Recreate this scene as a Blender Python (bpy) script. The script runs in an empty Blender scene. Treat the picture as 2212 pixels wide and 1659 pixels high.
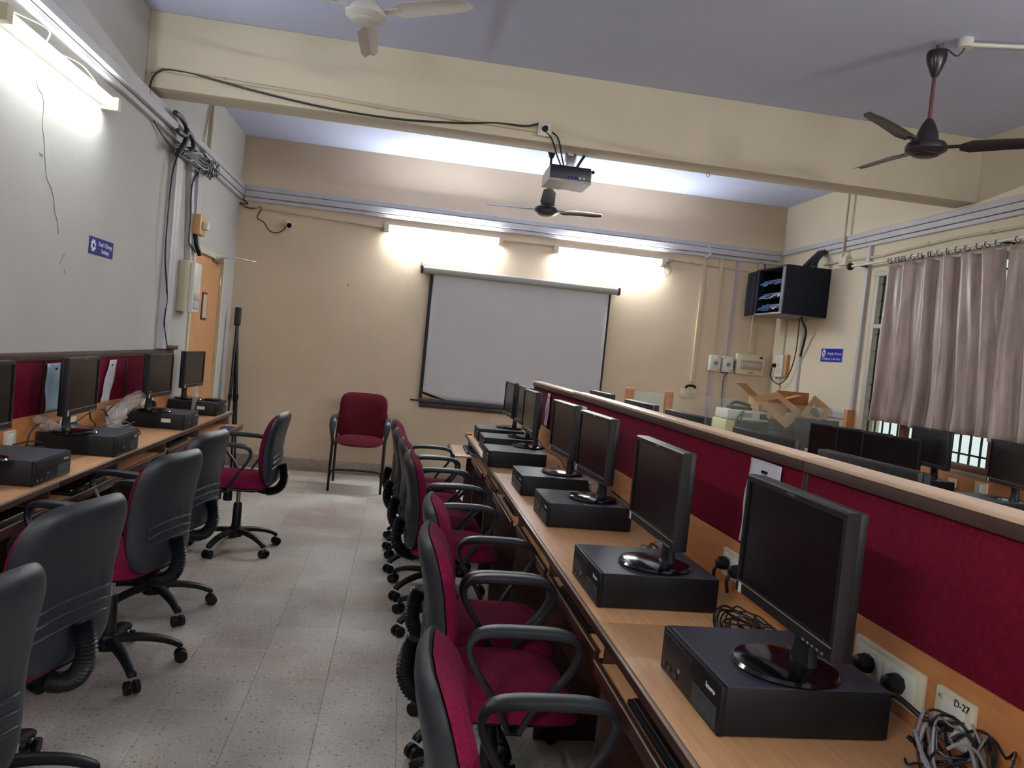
import bpy, bmesh, math, random
from mathutils import Vector, Matrix, noise
random.seed(7)
S = bpy.context.scene
COL = S.collection
PI = math.pi
# ------------------------------------------------------------------ camera
F, IW, IH = 1651.0, 2212, 1659
yaw, pit, rol = map(math.radians, (8.35, -2.245, 5.673))
H = 1.471
fw = Vector((math.sin(yaw)*math.cos(pit), math.cos(yaw)*math.cos(pit), math.sin(pit)))
rt0 = Vector((math.cos(yaw), -math.sin(yaw), 0)); up0 = rt0.cross(fw)
RT = math.cos(rol)*rt0 + math.sin(rol)*up0
UP = -math.sin(rol)*rt0 + math.cos(rol)*up0
cd = bpy.data.cameras.new('camera'); cam = bpy.data.objects.new('camera', cd); COL.objects.link(cam)
cd.sensor_width = 36; cd.lens = F/IW*36; cd.clip_start = .05; cd.clip_end = 200
m = Matrix((RT, UP, -fw)).transposed().to_4x4(); m.translation = Vector((0, 0, H)); cam.matrix_world = m
S.camera = cam
# survey helper: where the sight line of a photo point meets a real plane (wall, floor, desk top)
def pt(u, v, **k):
    d = (u-IW/2)/F*RT - (v-IH/2)/F*UP + fw
    (a, val), = k.items(); i = 'xyz'.index(a)
    o = Vector((0, 0, H)); return o + d*((val-o[i])/d[i])
# ------------------------------------------------------------------ world, exposure, render options
w = bpy.data.worlds.new('overcast_sky'); S.world = w; w.use_nodes = True
bg = w.node_tree.nodes['Background']; bg.inputs[0].default_value = (.93, .95, 1, 1); bg.inputs[1].default_value = .5
S.view_settings.view_transform = 'Standard'; S.view_settings.look = 'None'
S.view_settings.exposure = 1.18; S.view_settings.gamma = 1; S.view_settings.use_curve_mapping = False
S.cycles.use_denoising = True; S.cycles.max_bounces = 8; S.cycles.sample_clamp_indirect = 6
TUBE = 95.0      # radiance of a lit fluorescent tube
# ------------------------------------------------------------------ materials
def s2l(c): return tuple(((x/255)/12.92 if x/255 <= .04045 else ((x/255+.055)/1.055)**2.4) for x in c)
MATS = {}
def mat(name, rgb, rough=.6, metal=0, var=0, scale=8, bump=0, bscale=60, rgb2=None, spec=.5, sheen=0, coat=0, trans=0, alpha=1, stretch=None, emit=0, rnd=0):
    if name in MATS: return MATS[name]
    M = bpy.data.materials.new(name); M.use_nodes = True; N = M.node_tree.nodes; L = M.node_tree.links
    b = N['Principled BSDF']; c = s2l(rgb)+(1,)
    b.inputs['Base Color'].default_value = c; b.inputs['Roughness'].default_value = rough; b.inputs['Metallic'].default_value = metal
    b.inputs['Specular IOR Level'].default_value = spec
    if sheen: b.inputs['Sheen Weight'].default_value = sheen
    if coat: b.inputs['Coat Weight'].default_value = coat
    if trans: b.inputs['Transmission Weight'].default_value = trans
    if alpha < 1: b.inputs['Alpha'].default_value = alpha
    if emit: b.inputs['Emission Color'].default_value = c; b.inputs['Emission Strength'].default_value = emit
    tc = N.new('ShaderNodeTexCoord'); src = tc.outputs['Object']
    if stretch:
        mp = N.new('ShaderNodeMapping'); mp.inputs['Scale'].default_value = stretch; L.new(src, mp.inputs[0]); src = mp.outputs[0]
    out = None
    if var or rgb2:
        n = N.new('ShaderNodeTexNoise'); n.inputs['Scale'].default_value = scale; n.inputs['Detail'].default_value = 5; L.new(src, n.inputs['Vector'])
        r = N.new('ShaderNodeValToRGB'); r.color_ramp.elements[0].position = .35; r.color_ramp.elements[1].position = .65
        c2 = s2l(rgb2) if rgb2 else tuple(x*(1-var) for x in c[:3])
        r.color_ramp.elements[0].color = tuple(c2)+(1,); r.color_ramp.elements[1].color = c
        L.new(n.outputs[0], r.inputs[0]); out = r.outputs[0]
    if rnd:
        oi = N.new('ShaderNodeObjectInfo'); mr = N.new('ShaderNodeMapRange'); mr.inputs[3].default_value = 1-rnd; mr.inputs[4].default_value = 1+rnd*.4
        L.new(oi.outputs['Random'], mr.inputs[0]); h = N.new('ShaderNodeHueSaturation')
        if out: L.new(out, h.inputs['Color'])
        else: h.inputs['Color'].default_value = c
        L.new(mr.outputs[0], h.inputs['Value']); out = h.outputs[0]
    if out: L.new(out, b.inputs['Base Color'])
    if bump:
        n2 = N.new('ShaderNodeTexNoise'); n2.inputs['Scale'].default_value = bscale; n2.inputs['Detail'].default_value = 3; L.new(src, n2.inputs['Vector'])
        bp = N.new('ShaderNodeBump'); bp.inputs['Strength'].default_value = bump; bp.inputs['Distance'].default_value = .01
        L.new(n2.outputs[0], bp.inputs['Height']); L.new(bp.outputs[0], b.inputs['Normal'])
    MATS[name] = M; return M
WALLB = mat('cream_plaster', (214, 194, 168), .85, var=.08, scale=1.6, bump=.08, bscale=40)
WALLL = mat('pale_plaster', (186, 184, 178), .85, var=.06, scale=1.4, bump=.1, bscale=30)
WALLR = mat('light_cream_plaster', (214, 202, 178), .85, var=.05, scale=1.6, bump=.08, bscale=40)
CEIL = mat('whitewash', (192, 199, 226), .9, var=.05, scale=1.2)
BEAM = mat('beam_plaster', (206, 196, 174), .85, var=.06, scale=2, bump=.06, bscale=40)
WHITE = mat('white_plastic', (212, 210, 200), .4, var=.04)
IVORY = mat('ivory_plastic', (206, 198, 172), .45, var=.08, scale=5)
TRUNK = mat('grey_trunking', (186, 184, 188), .45, var=.12, scale=3)
PIPE = mat('painted_pipe', (196, 184, 158), .5, var=.1)
BLACK = mat('black_plastic', (16, 17, 22), .45, var=.1, scale=20, spec=.3)
BLACKG = mat('gloss_black', (13, 13, 17), .12, spec=.6)
SHELL = mat('charcoal_shell', (32, 35, 42), .42, bump=.12, bscale=400)
ARMM = mat('arm_rubber', (34, 36, 42), .42, bump=.1, bscale=300)
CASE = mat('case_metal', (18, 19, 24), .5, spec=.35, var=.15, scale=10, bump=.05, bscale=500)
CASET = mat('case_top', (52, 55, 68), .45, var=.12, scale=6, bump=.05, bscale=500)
SCREENM = mat('dead_screen', (16, 15, 19), .22, var=.1, spec=.45)
BEZEL = mat('bezel', (24, 24, 28), .38, spec=.35)
SLAT = mat('slat_grey', (60, 62, 68), .5)
RED = mat('maroon_fabric', (122, 20, 58), .95, rgb2=(98, 13, 44), scale=120, bump=.4, bscale=500, spec=.12)
REDD = mat('dull_maroon_fabric', (104, 30, 42), .95, rgb2=(80, 20, 32), scale=140, bump=.4, bscale=500, spec=.12)
PANEL = mat('maroon_board', (112, 16, 42), .95, rgb2=(96, 12, 34), scale=90, bump=.3, bscale=400, spec=.1)
WOOD = mat('beech_laminate', (214, 166, 120), .4, rgb2=(200, 148, 102), scale=6, stretch=(14, 1, 14))
WOODC = mat('pale_cap_wood', (226, 196, 168), .4, rgb2=(214, 180, 150), scale=6, stretch=(14, 1, 14))
WOODS = mat('skirt_laminate', (190, 128, 78), .45, rgb2=(178, 114, 66), scale=6, stretch=(1, 1, 10))
BROWN = mat('brown_edging', (72, 50, 44), .6, spec=.25, var=.15, scale=12)
DARKW = mat('dark_wood', (66, 38, 30), .35, rgb2=(46, 26, 22), scale=8, stretch=(10, 1, 10))
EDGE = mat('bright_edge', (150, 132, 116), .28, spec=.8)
DOORM = mat('door_laminate', (206, 152, 104), .45, rgb2=(196, 138, 90), scale=5, stretch=(6, 6, 1))
METAL = mat('steel', (170, 170, 172), .3, metal=.9)
DMETAL = mat('black_tube', (24, 25, 27), .35, metal=.3)
CLOTHS = mat('screen_cloth', (196, 194, 196), .8, var=.03, scale=3)
PAPER = mat('paper', (206, 204, 212), .8, var=.06, scale=14)
PAPERB = mat('blue_paper', (176, 204, 222), .8, var=.08, scale=14)
CARD = mat('cardboard', (186, 144, 100), .8, var=.12, scale=6)
CARDD = mat('cardboard_brown', (160, 100, 52), .8, var=.1, scale=6)
CURT = mat('satin_curtain', (190, 172, 164), .36, rgb2=(156, 138, 132), scale=16, stretch=(1, 1, .15), sheen=.5, bump=.25, bscale=60)
BLUE = mat('sign_blue', (34, 38, 140), .7, spec=.15)
BLUE2 = mat('sign_indigo', (48, 46, 118), .7, spec=.12)
WHT = mat('sign_white', (200, 200, 226), .5)
FANW = mat('fan_white', (196, 194, 190), .35)
FANB = mat('fan_brown', (34, 27, 32), .3)
FANR = mat('rod_rust', (92, 50, 44), .4)
GLASS = mat('clear_glass', (226, 240, 232), .03, trans=1)
GLASSF = mat('frosted_glass', (206, 214, 200), .45, alpha=.62)
WRAP = mat('plastic_wrap', (190, 186, 182), .2, alpha=.32, spec=.8)
CABLE = mat('cable_black', (20, 20, 22), .45)
CABLEG = mat('cable_grey', (120, 122, 128), .5)
CABLEBL = mat('cable_blue', (40, 84, 150), .45)
LIME = mat('lime_stain', (200, 200, 170), .6)
def tube_mat(k):
    M = bpy.data.materials.new('lit_tube'); M.use_nodes = True; N = M.node_tree.nodes; b = N['Principled BSDF']
    b.inputs['Emission Color'].default_value = (.93, .98, 1, 1); b.inputs['Emission Strength'].default_value = TUBE*k; return M
TUBE_BACK, TUBE_LEFT, TUBE_FILL = tube_mat(1.25), tube_mat(.45), tube_mat(2.65)  # the last one is for the out-of-view tubes added as fill
def terrazzo(name, base, rnd):
    M = bpy.data.materials.new(name); M.use_nodes = True; N = M.node_tree.nodes; L = M.node_tree.links; b = N['Principled BSDF']
    g = N.new('ShaderNodeNewGeometry')
    def noi(sc, d=3):
        n = N.new('ShaderNodeTexNoise'); n.inputs['Scale'].default_value = sc; n.inputs['Detail'].default_value = d; L.new(g.outputs['Position'], n.inputs['Vector']); return n.outputs[0]
    def ramp(src, stops):
        r = N.new('ShaderNodeValToRGB'); e = r.color_ramp.elements
        e[0].position, e[0].color = stops[0]; e[1].position, e[1].color = stops[1]
        L.new(src, r.inputs[0]); return r.outputs[0]
    def mix(f, a, c):
        m_ = N.new('ShaderNodeMix'); m_.data_type = 'RGBA'; L.new(f, m_.inputs[0]); L.new(a, m_.inputs[6])
        if isinstance(c, tuple): m_.inputs[7].default_value = c
        else: L.new(c, m_.inputs[7])
        return m_.outputs[2]
    B = s2l(base)
    c = ramp(noi(1.1, 4), [(.38, tuple(B)+(1,)), (.62, s2l((168, 154, 142))+(1,))])
    dark = ramp(noi(75, 2), [(.61, (0, 0, 0, 1)), (.7, (1, 1, 1, 1))])
    lite = ramp(noi(60, 2), [(.62, (0, 0, 0, 1)), (.68, (1, 1, 1, 1))])
    # second noise field shifted for the pale chips
    c = mix(dark, c, s2l((104, 96, 90))+(1,))
    v = N.new('ShaderNodeTexVoronoi'); v.inputs['Scale'].default_value = 55; L.new(g.outputs['Position'], v.inputs['Vector'])
    chip = ramp(v.outputs['Distance'], [(.16, (1, 1, 1, 1)), (.26, (0, 0, 0, 1))])
    vc = N.new('ShaderNodeSeparateColor'); L.new(v.outputs['Color'], vc.inputs[0])
    th = ramp(vc.outputs[0], [(.52, (0, 0, 0, 1)), (.54, (1, 1, 1, 1))])
    mu = N.new('ShaderNodeMath'); mu.operation = 'MULTIPLY'; L.new(chip, mu.inputs[0]); L.new(th, mu.inputs[1])
    c = mix(mu.outputs[0], c, s2l((218, 210, 194))+(1,))
    oi = N.new('ShaderNodeObjectInfo'); mr = N.new('ShaderNodeMapRange'); mr.inputs[3].default_value = 1-rnd; mr.inputs[4].default_value = 1+rnd*.5
    L.new(oi.outputs['Random'], mr.inputs[0]); h = N.new('ShaderNodeHueSaturation'); L.new(c, h.inputs['Color']); L.new(mr.outputs[0], h.inputs['Value'])
    L.new(h.outputs[0], b.inputs['Base Color']); b.inputs['Roughness'].default_value = .5; b.inputs['Specular IOR Level'].default_value = .35
    return M
FLOORM = terrazzo('terrazzo', (206, 201, 190), .09); SKIRT = terrazzo('terrazzo_skirt', (150, 134, 120), .02)
# ------------------------------------------------------------------ mesh helpers
class MB:
    def __init__(s): s.bm = bmesh.new()
    def box(s, x0, x1, y0, y1, z0, z1, bev=0, seg=2, M=None):
        v = [s.bm.verts.new((x, y, z)) for x in (x0, x1) for y in (y0, y1) for z in (z0, z1)]
        fs = [s.bm.faces.new([v[i] for i in q]) for q in ((0, 1, 3, 2), (4, 6, 7, 5), (0, 4, 5, 1), (2, 3, 7, 6), (0, 2, 6, 4), (1, 5, 7, 3))]
        if bev:
            es = list({e for f in fs for e in f.edges})
            r = bmesh.ops.bevel(s.bm, geom=es, offset=bev, segments=seg, affect='EDGES', profile=.5)
            v = list({q for q in v if q.is_valid} | {q for f in r['faces'] for q in f.verts})
        if M: bmesh.ops.transform(s.bm, matrix=M, verts=[q for q in v if q.is_valid])
        return s
    def ring_loft(s, rings, cap=True, closed=True):
        R = [[s.bm.verts.new(p) for p in r] for r in rings]; n = len(R[0])
        for a, b in zip(R, R[1:]):
            for i in range(n if closed else n-1):
                j = (i+1) % n
                s.bm.faces.new((a[i], a[j], b[j], b[i]))
        if cap and closed:
            s.bm.faces.new(R[0][::-1]); s.bm.faces.new(R[-1])
        return s
    def cyl(s, p0, p1, r0, r1=None, n=16):
        p0, p1 = Vector(p0), Vector(p1); r1 = r0 if r1 is None else r1
        t = (p1-p0).normalized(); a = t.orthogonal().normalized(); b = t.cross(a)
        return s.ring_loft([[p+(a*math.cos(2*PI*i/n)+b*math.sin(2*PI*i/n))*r for i in range(n)] for p, r in ((p0, r0), (p1, r1))])
    def lathe(s, prof, c=(0, 0, 0), n=24):
        c = Vector(c)
        return s.ring_loft([[c+Vector((r*math.cos(2*PI*i/n), r*math.sin(2*PI*i/n), z)) for i in range(n)] for r, z in prof])
    def tube(s, pts, r, n=8, rs=None):
        P_ = [Vector(p) for p in pts]; rings = []; a = None
        for i, p in enumerate(P_):
            t = (P_[min(i+1, len(P_)-1)]-P_[max(i-1, 0)])
            t = t.normalized() if t.length > 1e-9 else Vector((0, 0, 1))
            if a is None: a = t.orthogonal().normalized()
            a = (a-t*a.dot(t)); a = a.normalized() if a.length > 1e-6 else t.orthogonal().normalized()
            b = t.cross(a); q = rs[i] if rs else r
            rings.append([p+(a*math.cos(2*PI*k/n)+b*math.sin(2*PI*k/n))*q for k in range(n)])
        return s.ring_loft(rings)
    def sweep(s, pts, side, ws, ts, n=12, closed=False):
        # flat rounded section: half width ws along 'side', half thickness ts across
        P_ = [Vector(p) for p in pts]; S_ = Vector(side).normalized(); rings = []; m_ = len(P_)
        for i, p in enumerate(P_):
            t = ((P_[(i+1) % m_]-P_[i-1]) if closed else (P_[min(i+1, m_-1)]-P_[max(i-1, 0)])).normalized(); N_ = t.cross(S_).normalized()
            w_ = ws[i] if hasattr(ws, '__len__') else ws; h_ = ts[i] if hasattr(ts, '__len__') else ts
            ring = []
            for k in range(n):
                a = 2*PI*k/n; ca, sa = math.cos(a), math.sin(a)
                ring.append(p+S_*w_*math.copysign(abs(ca)**.6, ca)+N_*h_*math.copysign(abs(sa)**.6, sa))
            rings.append(ring)
        if closed: rings.append(rings[0]); 
        return s.ring_loft(rings, cap=not closed)
    def prism(s, poly, h0, h1, ax='z'):
        def q(a, b, h): return {'z': (a, b, h), 'x': (h, a, b), 'y': (a, h, b)}[ax]
        A = [s.bm.verts.new(q(a, b, h0)) for a, b in poly]; B = [s.bm.verts.new(q(a, b, h1)) for a, b in poly]; n = len(A)
        s.bm.faces.new(A[::-1]); s.bm.faces.new(B)
        for i in range(n): s.bm.faces.new((A[i], A[(i+1) % n], B[(i+1) % n], B[i]))
        return s
    def pad(s, sx, sy, up, dn, warp, n=4., rings=7, k=36, p=4, tp=0):
        rr = [math.sin(PI/2*i/rings) for i in range(1, rings+1)]
        def P_(r, i, h):
            a = 2*PI*i/k; c, d = math.cos(a), math.sin(a)
            u = r*sx*math.copysign(abs(c)**(2/n), c); v = r*sy*math.copysign(abs(d)**(2/n), d)
            u *= 1-tp*(v/sy)
            return warp(u, v, h)
        T = s.bm.verts.new(warp(0, 0, up)); B = s.bm.verts.new(warp(0, 0, -dn))
        tops = [[s.bm.verts.new(P_(r, i, up*(1-r**p))) for i in range(k)] for r in rr]
        bots = [[s.bm.verts.new(P_(r, i, -dn*(1-r**p))) for i in range(k)] for r in rr[:-1]]
        for i in range(k):
            j = (i+1) % k
            s.bm.faces.new((T, tops[0][i], tops[0][j])); s.bm.faces.new((B, bots[0][j], bots[0][i]))
        for a, b in zip(tops, tops[1:]):
            for i in range(k): j = (i+1) % k; s.bm.faces.new((a[i], b[i], b[j], a[j]))
        bots.append(tops[-1])
        for a, b in zip(bots, bots[1:]):
            for i in range(k): j = (i+1) % k; s.bm.faces.new((a[j], b[j], b[i], a[i]))
        return s
    def build(s, name, m_, parent=None, ang=35, fix=True):
        if fix: bmesh.ops.recalc_face_normals(s.bm, faces=s.bm.faces)
        ca = math.radians(ang)
        for e in s.bm.edges:
            e.smooth = not (len(e.link_faces) == 2 and e.calc_face_angle(0) > ca)
        for f in s.bm.faces: f.smooth = True
        me = bpy.data.meshes.new(name); s.bm.to_mesh(me); s.bm.free()
        me.materials.append(m_); o = bpy.data.objects.new(name, me); COL.objects.link(o)
        if parent: o.parent = parent
        return o
def box(name, m_, par, *a, bev=0, seg=2): return MB().box(*a, bev=bev, seg=seg).build(name, m_, par)
def tag(o, label, cat, group=None):
    o['label'] = label; o['category'] = cat
    if group: o['group'] = group
    return o
def thing(name, label, cat, loc=(0, 0, 0), rz=0, group=None):
    o = bpy.data.objects.new(name, None); COL.objects.link(o); o.location = loc; o.rotation_euler = (0, 0, rz); o.empty_display_size = .1
    return tag(o, label, cat, group)
def struct(o): o['kind'] = 'structure'; return o
def dup(root, loc, rz, label, group=None):
    def cp(o, par):
        c = o.copy(); COL.objects.link(c); c.parent = par
        for ch in ALLCH.get(o.name, []): cp(ch, c)
        return c
    r = cp(root, None); r.location = loc; r.rotation_euler = (0, 0, rz); r['label'] = label
    if group: r['group'] = group
    return r
ALLCH = {}
def index(root):
    for o in list(COL.objects):
        if o.parent: ALLCH.setdefault(o.parent.name, []) ; (o in ALLCH[o.parent.name]) or ALLCH[o.parent.name].append(o)
def text(name, s, size, m_, parent, M, align='CENTER', depth=.0006):
    cu = bpy.data.curves.new('t', 'FONT'); cu.body = s; cu.size = size; cu.align_x = align; cu.align_y = 'CENTER'; cu.extrude = depth; cu.resolution_u = 2
    t = bpy.data.objects.new('t', cu); COL.objects.link(t)
    me = bpy.data.meshes.new_from_object(t.evaluated_get(bpy.context.evaluated_depsgraph_get())); bpy.data.objects.remove(t)
    me.materials.clear(); me.materials.append(m_); me.transform(M)
    o = bpy.data.objects.new(name, me); COL.objects.link(o); o.parent = parent; return o
def bez(P_, n=8):   # catmull-rom through the points
    P_ = [Vector(p) for p in P_]; Q = [P_[0]]+P_+[P_[-1]]; out = []
    for i in range(1, len(Q)-2):
        a, b, c, d = Q[i-1:i+3]
        for k in range(n):
            t = k/n; out.append(.5*((2*b)+(c-a)*t+(2*a-5*b+4*c-d)*t*t+(3*b-a-3*c+d)*t**3))
    return out+[P_[-1]]
def Mx(loc, X, Y):  # matrix with local x->X, y->Y
    X = Vector(X).normalized(); Y = Vector(Y).normalized(); Z = X.cross(Y)
    M = Matrix((X, Y, Z)).transposed().to_4x4(); M.translation = Vector(loc); return M
# ------------------------------------------------------------------ the room
XL, XR, YB, YF, ZC = -1.815, 4.238, 8.389, -3.4, 3.462
BY0, BY1, BZ = 5.3665, 5.61, 2.973
def plane_wall(name, m_, x, out, y0, y1, z0, z1, hole=None, th=.22):
    # slab standing at x with its back at x+out*th, with one opening
    mb = MB(); bm = mb.bm; xs = (x, x+out*th)
    ys = [y0, y1]; zs = [z0, z1]
    if hole: ys = [y0, hole[0], hole[1], y1]; zs = sorted({z0, hole[2], hole[3], z1})
    V = {}
    def v(i, a, b):
        k = (i, a, b)
        if k not in V: V[k] = bm.verts.new((xs[i], ys[a], zs[b]))
        return V[k]
    cells = {(a, b) for a in range(len(ys)-1) for b in range(len(zs)-1)}
    if hole: cells = {(a, b) for a, b in cells if not (a == 1 and zs[b] >= hole[2]-1e-6 and zs[b+1] <= hole[3]+1e-6)}
    for a, b in cells:
        for i in (0, 1): bm.faces.new([v(i, a, b), v(i, a+1, b), v(i, a+1, b+1), v(i, a, b+1)])
        for (da, db, e0, e1) in ((-1, 0, (a, b), (a, b+1)), (1, 0, (a+1, b), (a+1, b+1)), (0, -1, (a, b), (a+1, b)), (0, 1, (a, b+1), (a+1, b+1))):
            if (a+da, b+db) not in cells: bm.faces.new([v(0, *e0), v(0, *e1), v(1, *e1), v(1, *e0)])
    return struct(mb.build(name, m_))
DY0, DY1, DZ = 6.80, 7.93, 2.14
wl = plane_wall('wall_left', WALLL, XL, -1, YF, YB+.2, 0, ZC, (DY0, DY1, 0, DZ))
WY0, WY1, WZ0, WZ1 = 3.3, 6.56, .93, 2.56
wr = plane_wall('wall_right', WALLR, XR, 1, YF, YB+.2, 0, ZC, (WY0, WY1, WZ0, WZ1))
struct(box('wall_back', WALLB, None, XL-.22, XR+.22, YB, YB+.2, 0, ZC))
struct(box('wall_front', WALLB, None, XL-.22, XR+.22, YF-.2, YF, 0, ZC))
struct(box('ceiling', CEIL, None, XL-.22, XR+.22, YF-.2, YB+.2, ZC, ZC+.15))
struct(box('ceiling_beam', BEAM, None, XL, XR, BY0, BY1, BZ, ZC, bev=.006))
struct(box('ceiling_beam', BEAM, None, XL, XR, -.6, -.35, BZ, ZC, bev=.006))
fl = struct(box('floor', FLOORM, None, XL-.22, XR+.22, YF-.2, YB+.2, -.15, -.012))
tw = .3
tm = MB().box(.0005, tw-.0005, .0005, tw-.0005, -.012, 0, bev=.0006, seg=1).build('floor_tile', FLOORM, fl)
tm.location = (-1.69, 2.09, 0); first = True
for i in range(8):
    for j in range(21):
        if first: first = False; continue
        t = tm.copy(); COL.objects.link(t); t.location = (-1.69+i*tw, 2.09+j*tw, 0); t.rotation_euler = (0, 0, 0)
# the rest of the floor, beneath desks and behind the camera
for nm, a in (('floor_patch', (XL, -1.69, YF, YB)), ('floor_patch', (.71, XR, YF, YB)), ('floor_patch', (-1.69, .71, YF, 2.09))):
    box(nm, FLOORM, fl, *a, -.012, -.0005)
struct(box('baseboard_back', SKIRT, None, XL, XR, YB-.014, YB, 0, .135, bev=.003))
struct(box('baseboard_left', SKIRT, None, XL, XL+.012, YF, DY0-.1, 0, .135, bev=.003))
struct(box('baseboard_right', SKIRT, None, XR-.012, XR, YF, YB-.02, 0, .135, bev=.003))
# door in the left wall
d = struct(box('door_1', DOORM, None, XL-.06, XL-.02, DY0+.055, DY1-.055, .01, DZ-.055, bev=.003))
fr = MB().prism([(DY0, 0), (DY0, DZ), (DY1, DZ), (DY1, 0), (DY1-.055, 0), (DY1-.055, DZ-.055), (DY0+.055, DZ-.055), (DY0+.055, 0)], XL-.12, XL+.012, 'x').build('door_frame', IVORY, d)
box('vision_frame', DARKW, d, XL-.022, XL-.012, 7.28, 7.46, 1.5, 1.755, bev=.004)
box('vision_pane', mat('pane_cream', (206, 190, 160), .15), d, XL-.013, XL-.009, 7.305, 7.435, 1.52, 1.735)
for z in (.4, 1.1, 1.85):
    MB().cyl((XL-.012, DY1-.05, z), (XL-.012, DY1-.05, z+.09), .008, n=8).build('hinge', METAL, d)
cl = MB().box(XL-.018, XL+.03, 7.55, 7.78, 2.06, 2.11, bev=.012).build('door_closer', METAL, d)
MB().tube([(XL+.02, 7.6, 2.1), (XL+.16, 7.75, 2.13), (XL+.30, 7.92, 2.125)], .007).build('closer_arm', METAL, d)
MB().tube([(XL+.02, 7.72, 2.12), (XL+.2, 7.86, 2.135)], .006).build('closer_arm', METAL, d)
# window in the right wall
wn = struct(MB().prism([(WY0, WZ0), (WY1, WZ0), (WY1, WZ1), (WY0, WZ1)], XR+.14, XR+.146, 'x').build('window_1', GLASS))
WF = mat('window_paint', (190, 184, 170), .5); WBR = mat('window_brown', (110, 66, 44), .5, var=.2); IRON = mat('grill_iron', (26, 26, 30), .5)
for a in ((WY0, WY1, WZ0, WZ0+.05), (WY0, WY1, WZ1-.05, WZ1), (WY1-.06, WY1, WZ0+.05, WZ1-.05), (WY0, WY0+.06, WZ0+.05, WZ1-.05)):
    box('window_frame', WF if a[2] > 1 or a[0] > 6 else WBR, wn, XR+.0, XR+.05, *a, bev=.004)
for y in (5.93, 4.93, 4.13): box('mullion', WBR, wn, XR-.002, XR+.05, y-.035, y+.035, WZ0+.05, WZ1-.05, bev=.004)
for a, b in ((WY0+.06, 4.095), (4.165, 4.895), (4.965, 5.895), (5.965, WY1-.06)): box('transom', WF, wn, XR+.0, XR+.05, a, b, 2.03, 2.07, bev=.004)
v0 = MB().box(XR+.056, XR+.068, -.006, .006, WZ0, WZ1).build('grill_bar', IRON, wn); y = WY0+.07; v0.location = (0, y, 0)
while y < WY1-.15:
    y += .108; t = v0.copy(); COL.objects.link(t); t.location = (0, y, 0)
h0 = MB().box(XR+.05, XR+.058, WY0, WY1, -.007, .007).build('grill_bar', IRON, wn); z = WZ0+.12; h0.location = (0, 0, z)
while z < WZ1-.2:
    z += .155; t = h0.copy(); COL.objects.link(t); t.location = (0, 0, z)
struct(box('trim_1', mat('sill_stone', (150, 140, 128), .5, var=.2), None, XR-.03, XR+.12, WY0-.04, WY1+.04, WZ0-.03, WZ0, bev=.004))
# ------------------------------------------------------------------ cable trunking and conduits
def channel_run(name, label, pts_planes, cat='trunking', **k): pass
def strip(parent, name, m_, p, q, wz, depth, normal):
    # a lidded channel from p to q, height wz, standing off the wall by depth towards 'normal'
    p, q, nrm = Vector(p), Vector(q), Vector(normal); t = (q-p).normalized(); u = nrm.cross(t).normalized()
    L_ = (q-p).length; M = Mx(p, t, u)
    if M.to_3x3().determinant() < 0: pass
    mb = MB(); mb.box(0, L_, -wz/2, wz/2, 0, depth if True else 0, bev=.004, seg=1, M=M); return mb.build(name, m_, parent)
tb = thing('cable_trunking', 'three stacked grey trunking channels along the back wall above the tube lights', 'trunking', (0, YB, 2.9))
for z, hgt, dp in ((2.925, .052, .03), (2.862, .06, .045), (2.808, .04, .03)):
    MB().box(XL+.05, XR-.05, -dp, 0, z-hgt/2-2.9, z+hgt/2-2.9, bev=.004, seg=1).build('channel', TRUNK, tb)
for i in range(9): MB().cyl((XL+.6+i*.62, -.055, -.03), (XL+.6+i*.62, -.045, -.03), .006, n=6).build('screw', METAL, tb)
tl = thing('cable_trunking', 'grey trunking channels running along the left wall towards the door corner', 'trunking', (XL, 3, 2.9))
for z, hgt, dp, y1 in ((2.925, .05, .05, YB), (2.862, .06, .07, 5.95), (2.862, .06, .05, YB), (2.81, .035, .04, YB)):
    y0 = -2 if y1 == 5.95 or z != 2.862 else 6.75
    MB().box(0, dp, y0-3, y1-3-.05, z-hgt/2-2.9, z+hgt/2-2.9, bev=.004, seg=1).build('channel', TRUNK, tl)
tr = thing('cable_trunking', 'three parallel grey trunking channels on the right wall above the curtains', 'trunking', (XR, 3, 2.9))
for z, hgt, dp, y1 in ((2.925, .05, .035, YB), (2.868, .05, .04, 7.62), (2.82, .036, .035, 7.40)):
    MB().box(-dp, 0, -2-3, y1-3-.05, z-hgt/2-2.9, z+hgt/2-2.9, bev=.004, seg=1).build('channel', TRUNK, tr)
def pipe(label, pts, r=.011, m_=PIPE, clips=True, name='conduit_pipe', cat='conduit'):
    p0 = Vector(pts[0]); o = thing(name, label, cat, p0); P_ = [Vector(p)-p0 for p in pts]
    MB().tube(P_, r, 10).build('pipe', m_, o)
    if clips:
        for a, b in zip(P_, P_[1:]):
            L_ = (b-a).length
            for i in range(int(L_/.8)+1 if L_ > .5 else 0):
                c = a+(b-a)*((i+.5)*.8/L_) if (i+.5)*.8 < L_ else None
                if c is not None:
                    t = (b-a).normalized(); MB().cyl(c-t*.006, c+t*.006, r*1.6, n=10).build('clip', m_, o)
    return o
BF = BY0-.014
pipe('cream conduit along the face of the ceiling beam to the projector socket', [pt(322, 230, x=XL+.014), pt(322, 155, y=BF), pt(345, 150, y=BF), pt(685, 206, y=BF), pt(850, 236, y=BF), pt(1160, 283, y=BF)])
pipe('cream conduit below the trunking on the back wall, left of the tube lights', [(XL+.05, YB-.014, 2.735), pt(640, 462, y=YB-.014), pt(830, 492, y=YB-.014)])
pipe('thin conduit crossing the back wall behind both tube lights', [pt(840, 487, y=YB-.012), pt(1100, 520, y=YB-.012), pt(1420, 556, y=YB-.012), pt(1640, 590, y=YB-.012)], .008)
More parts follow.
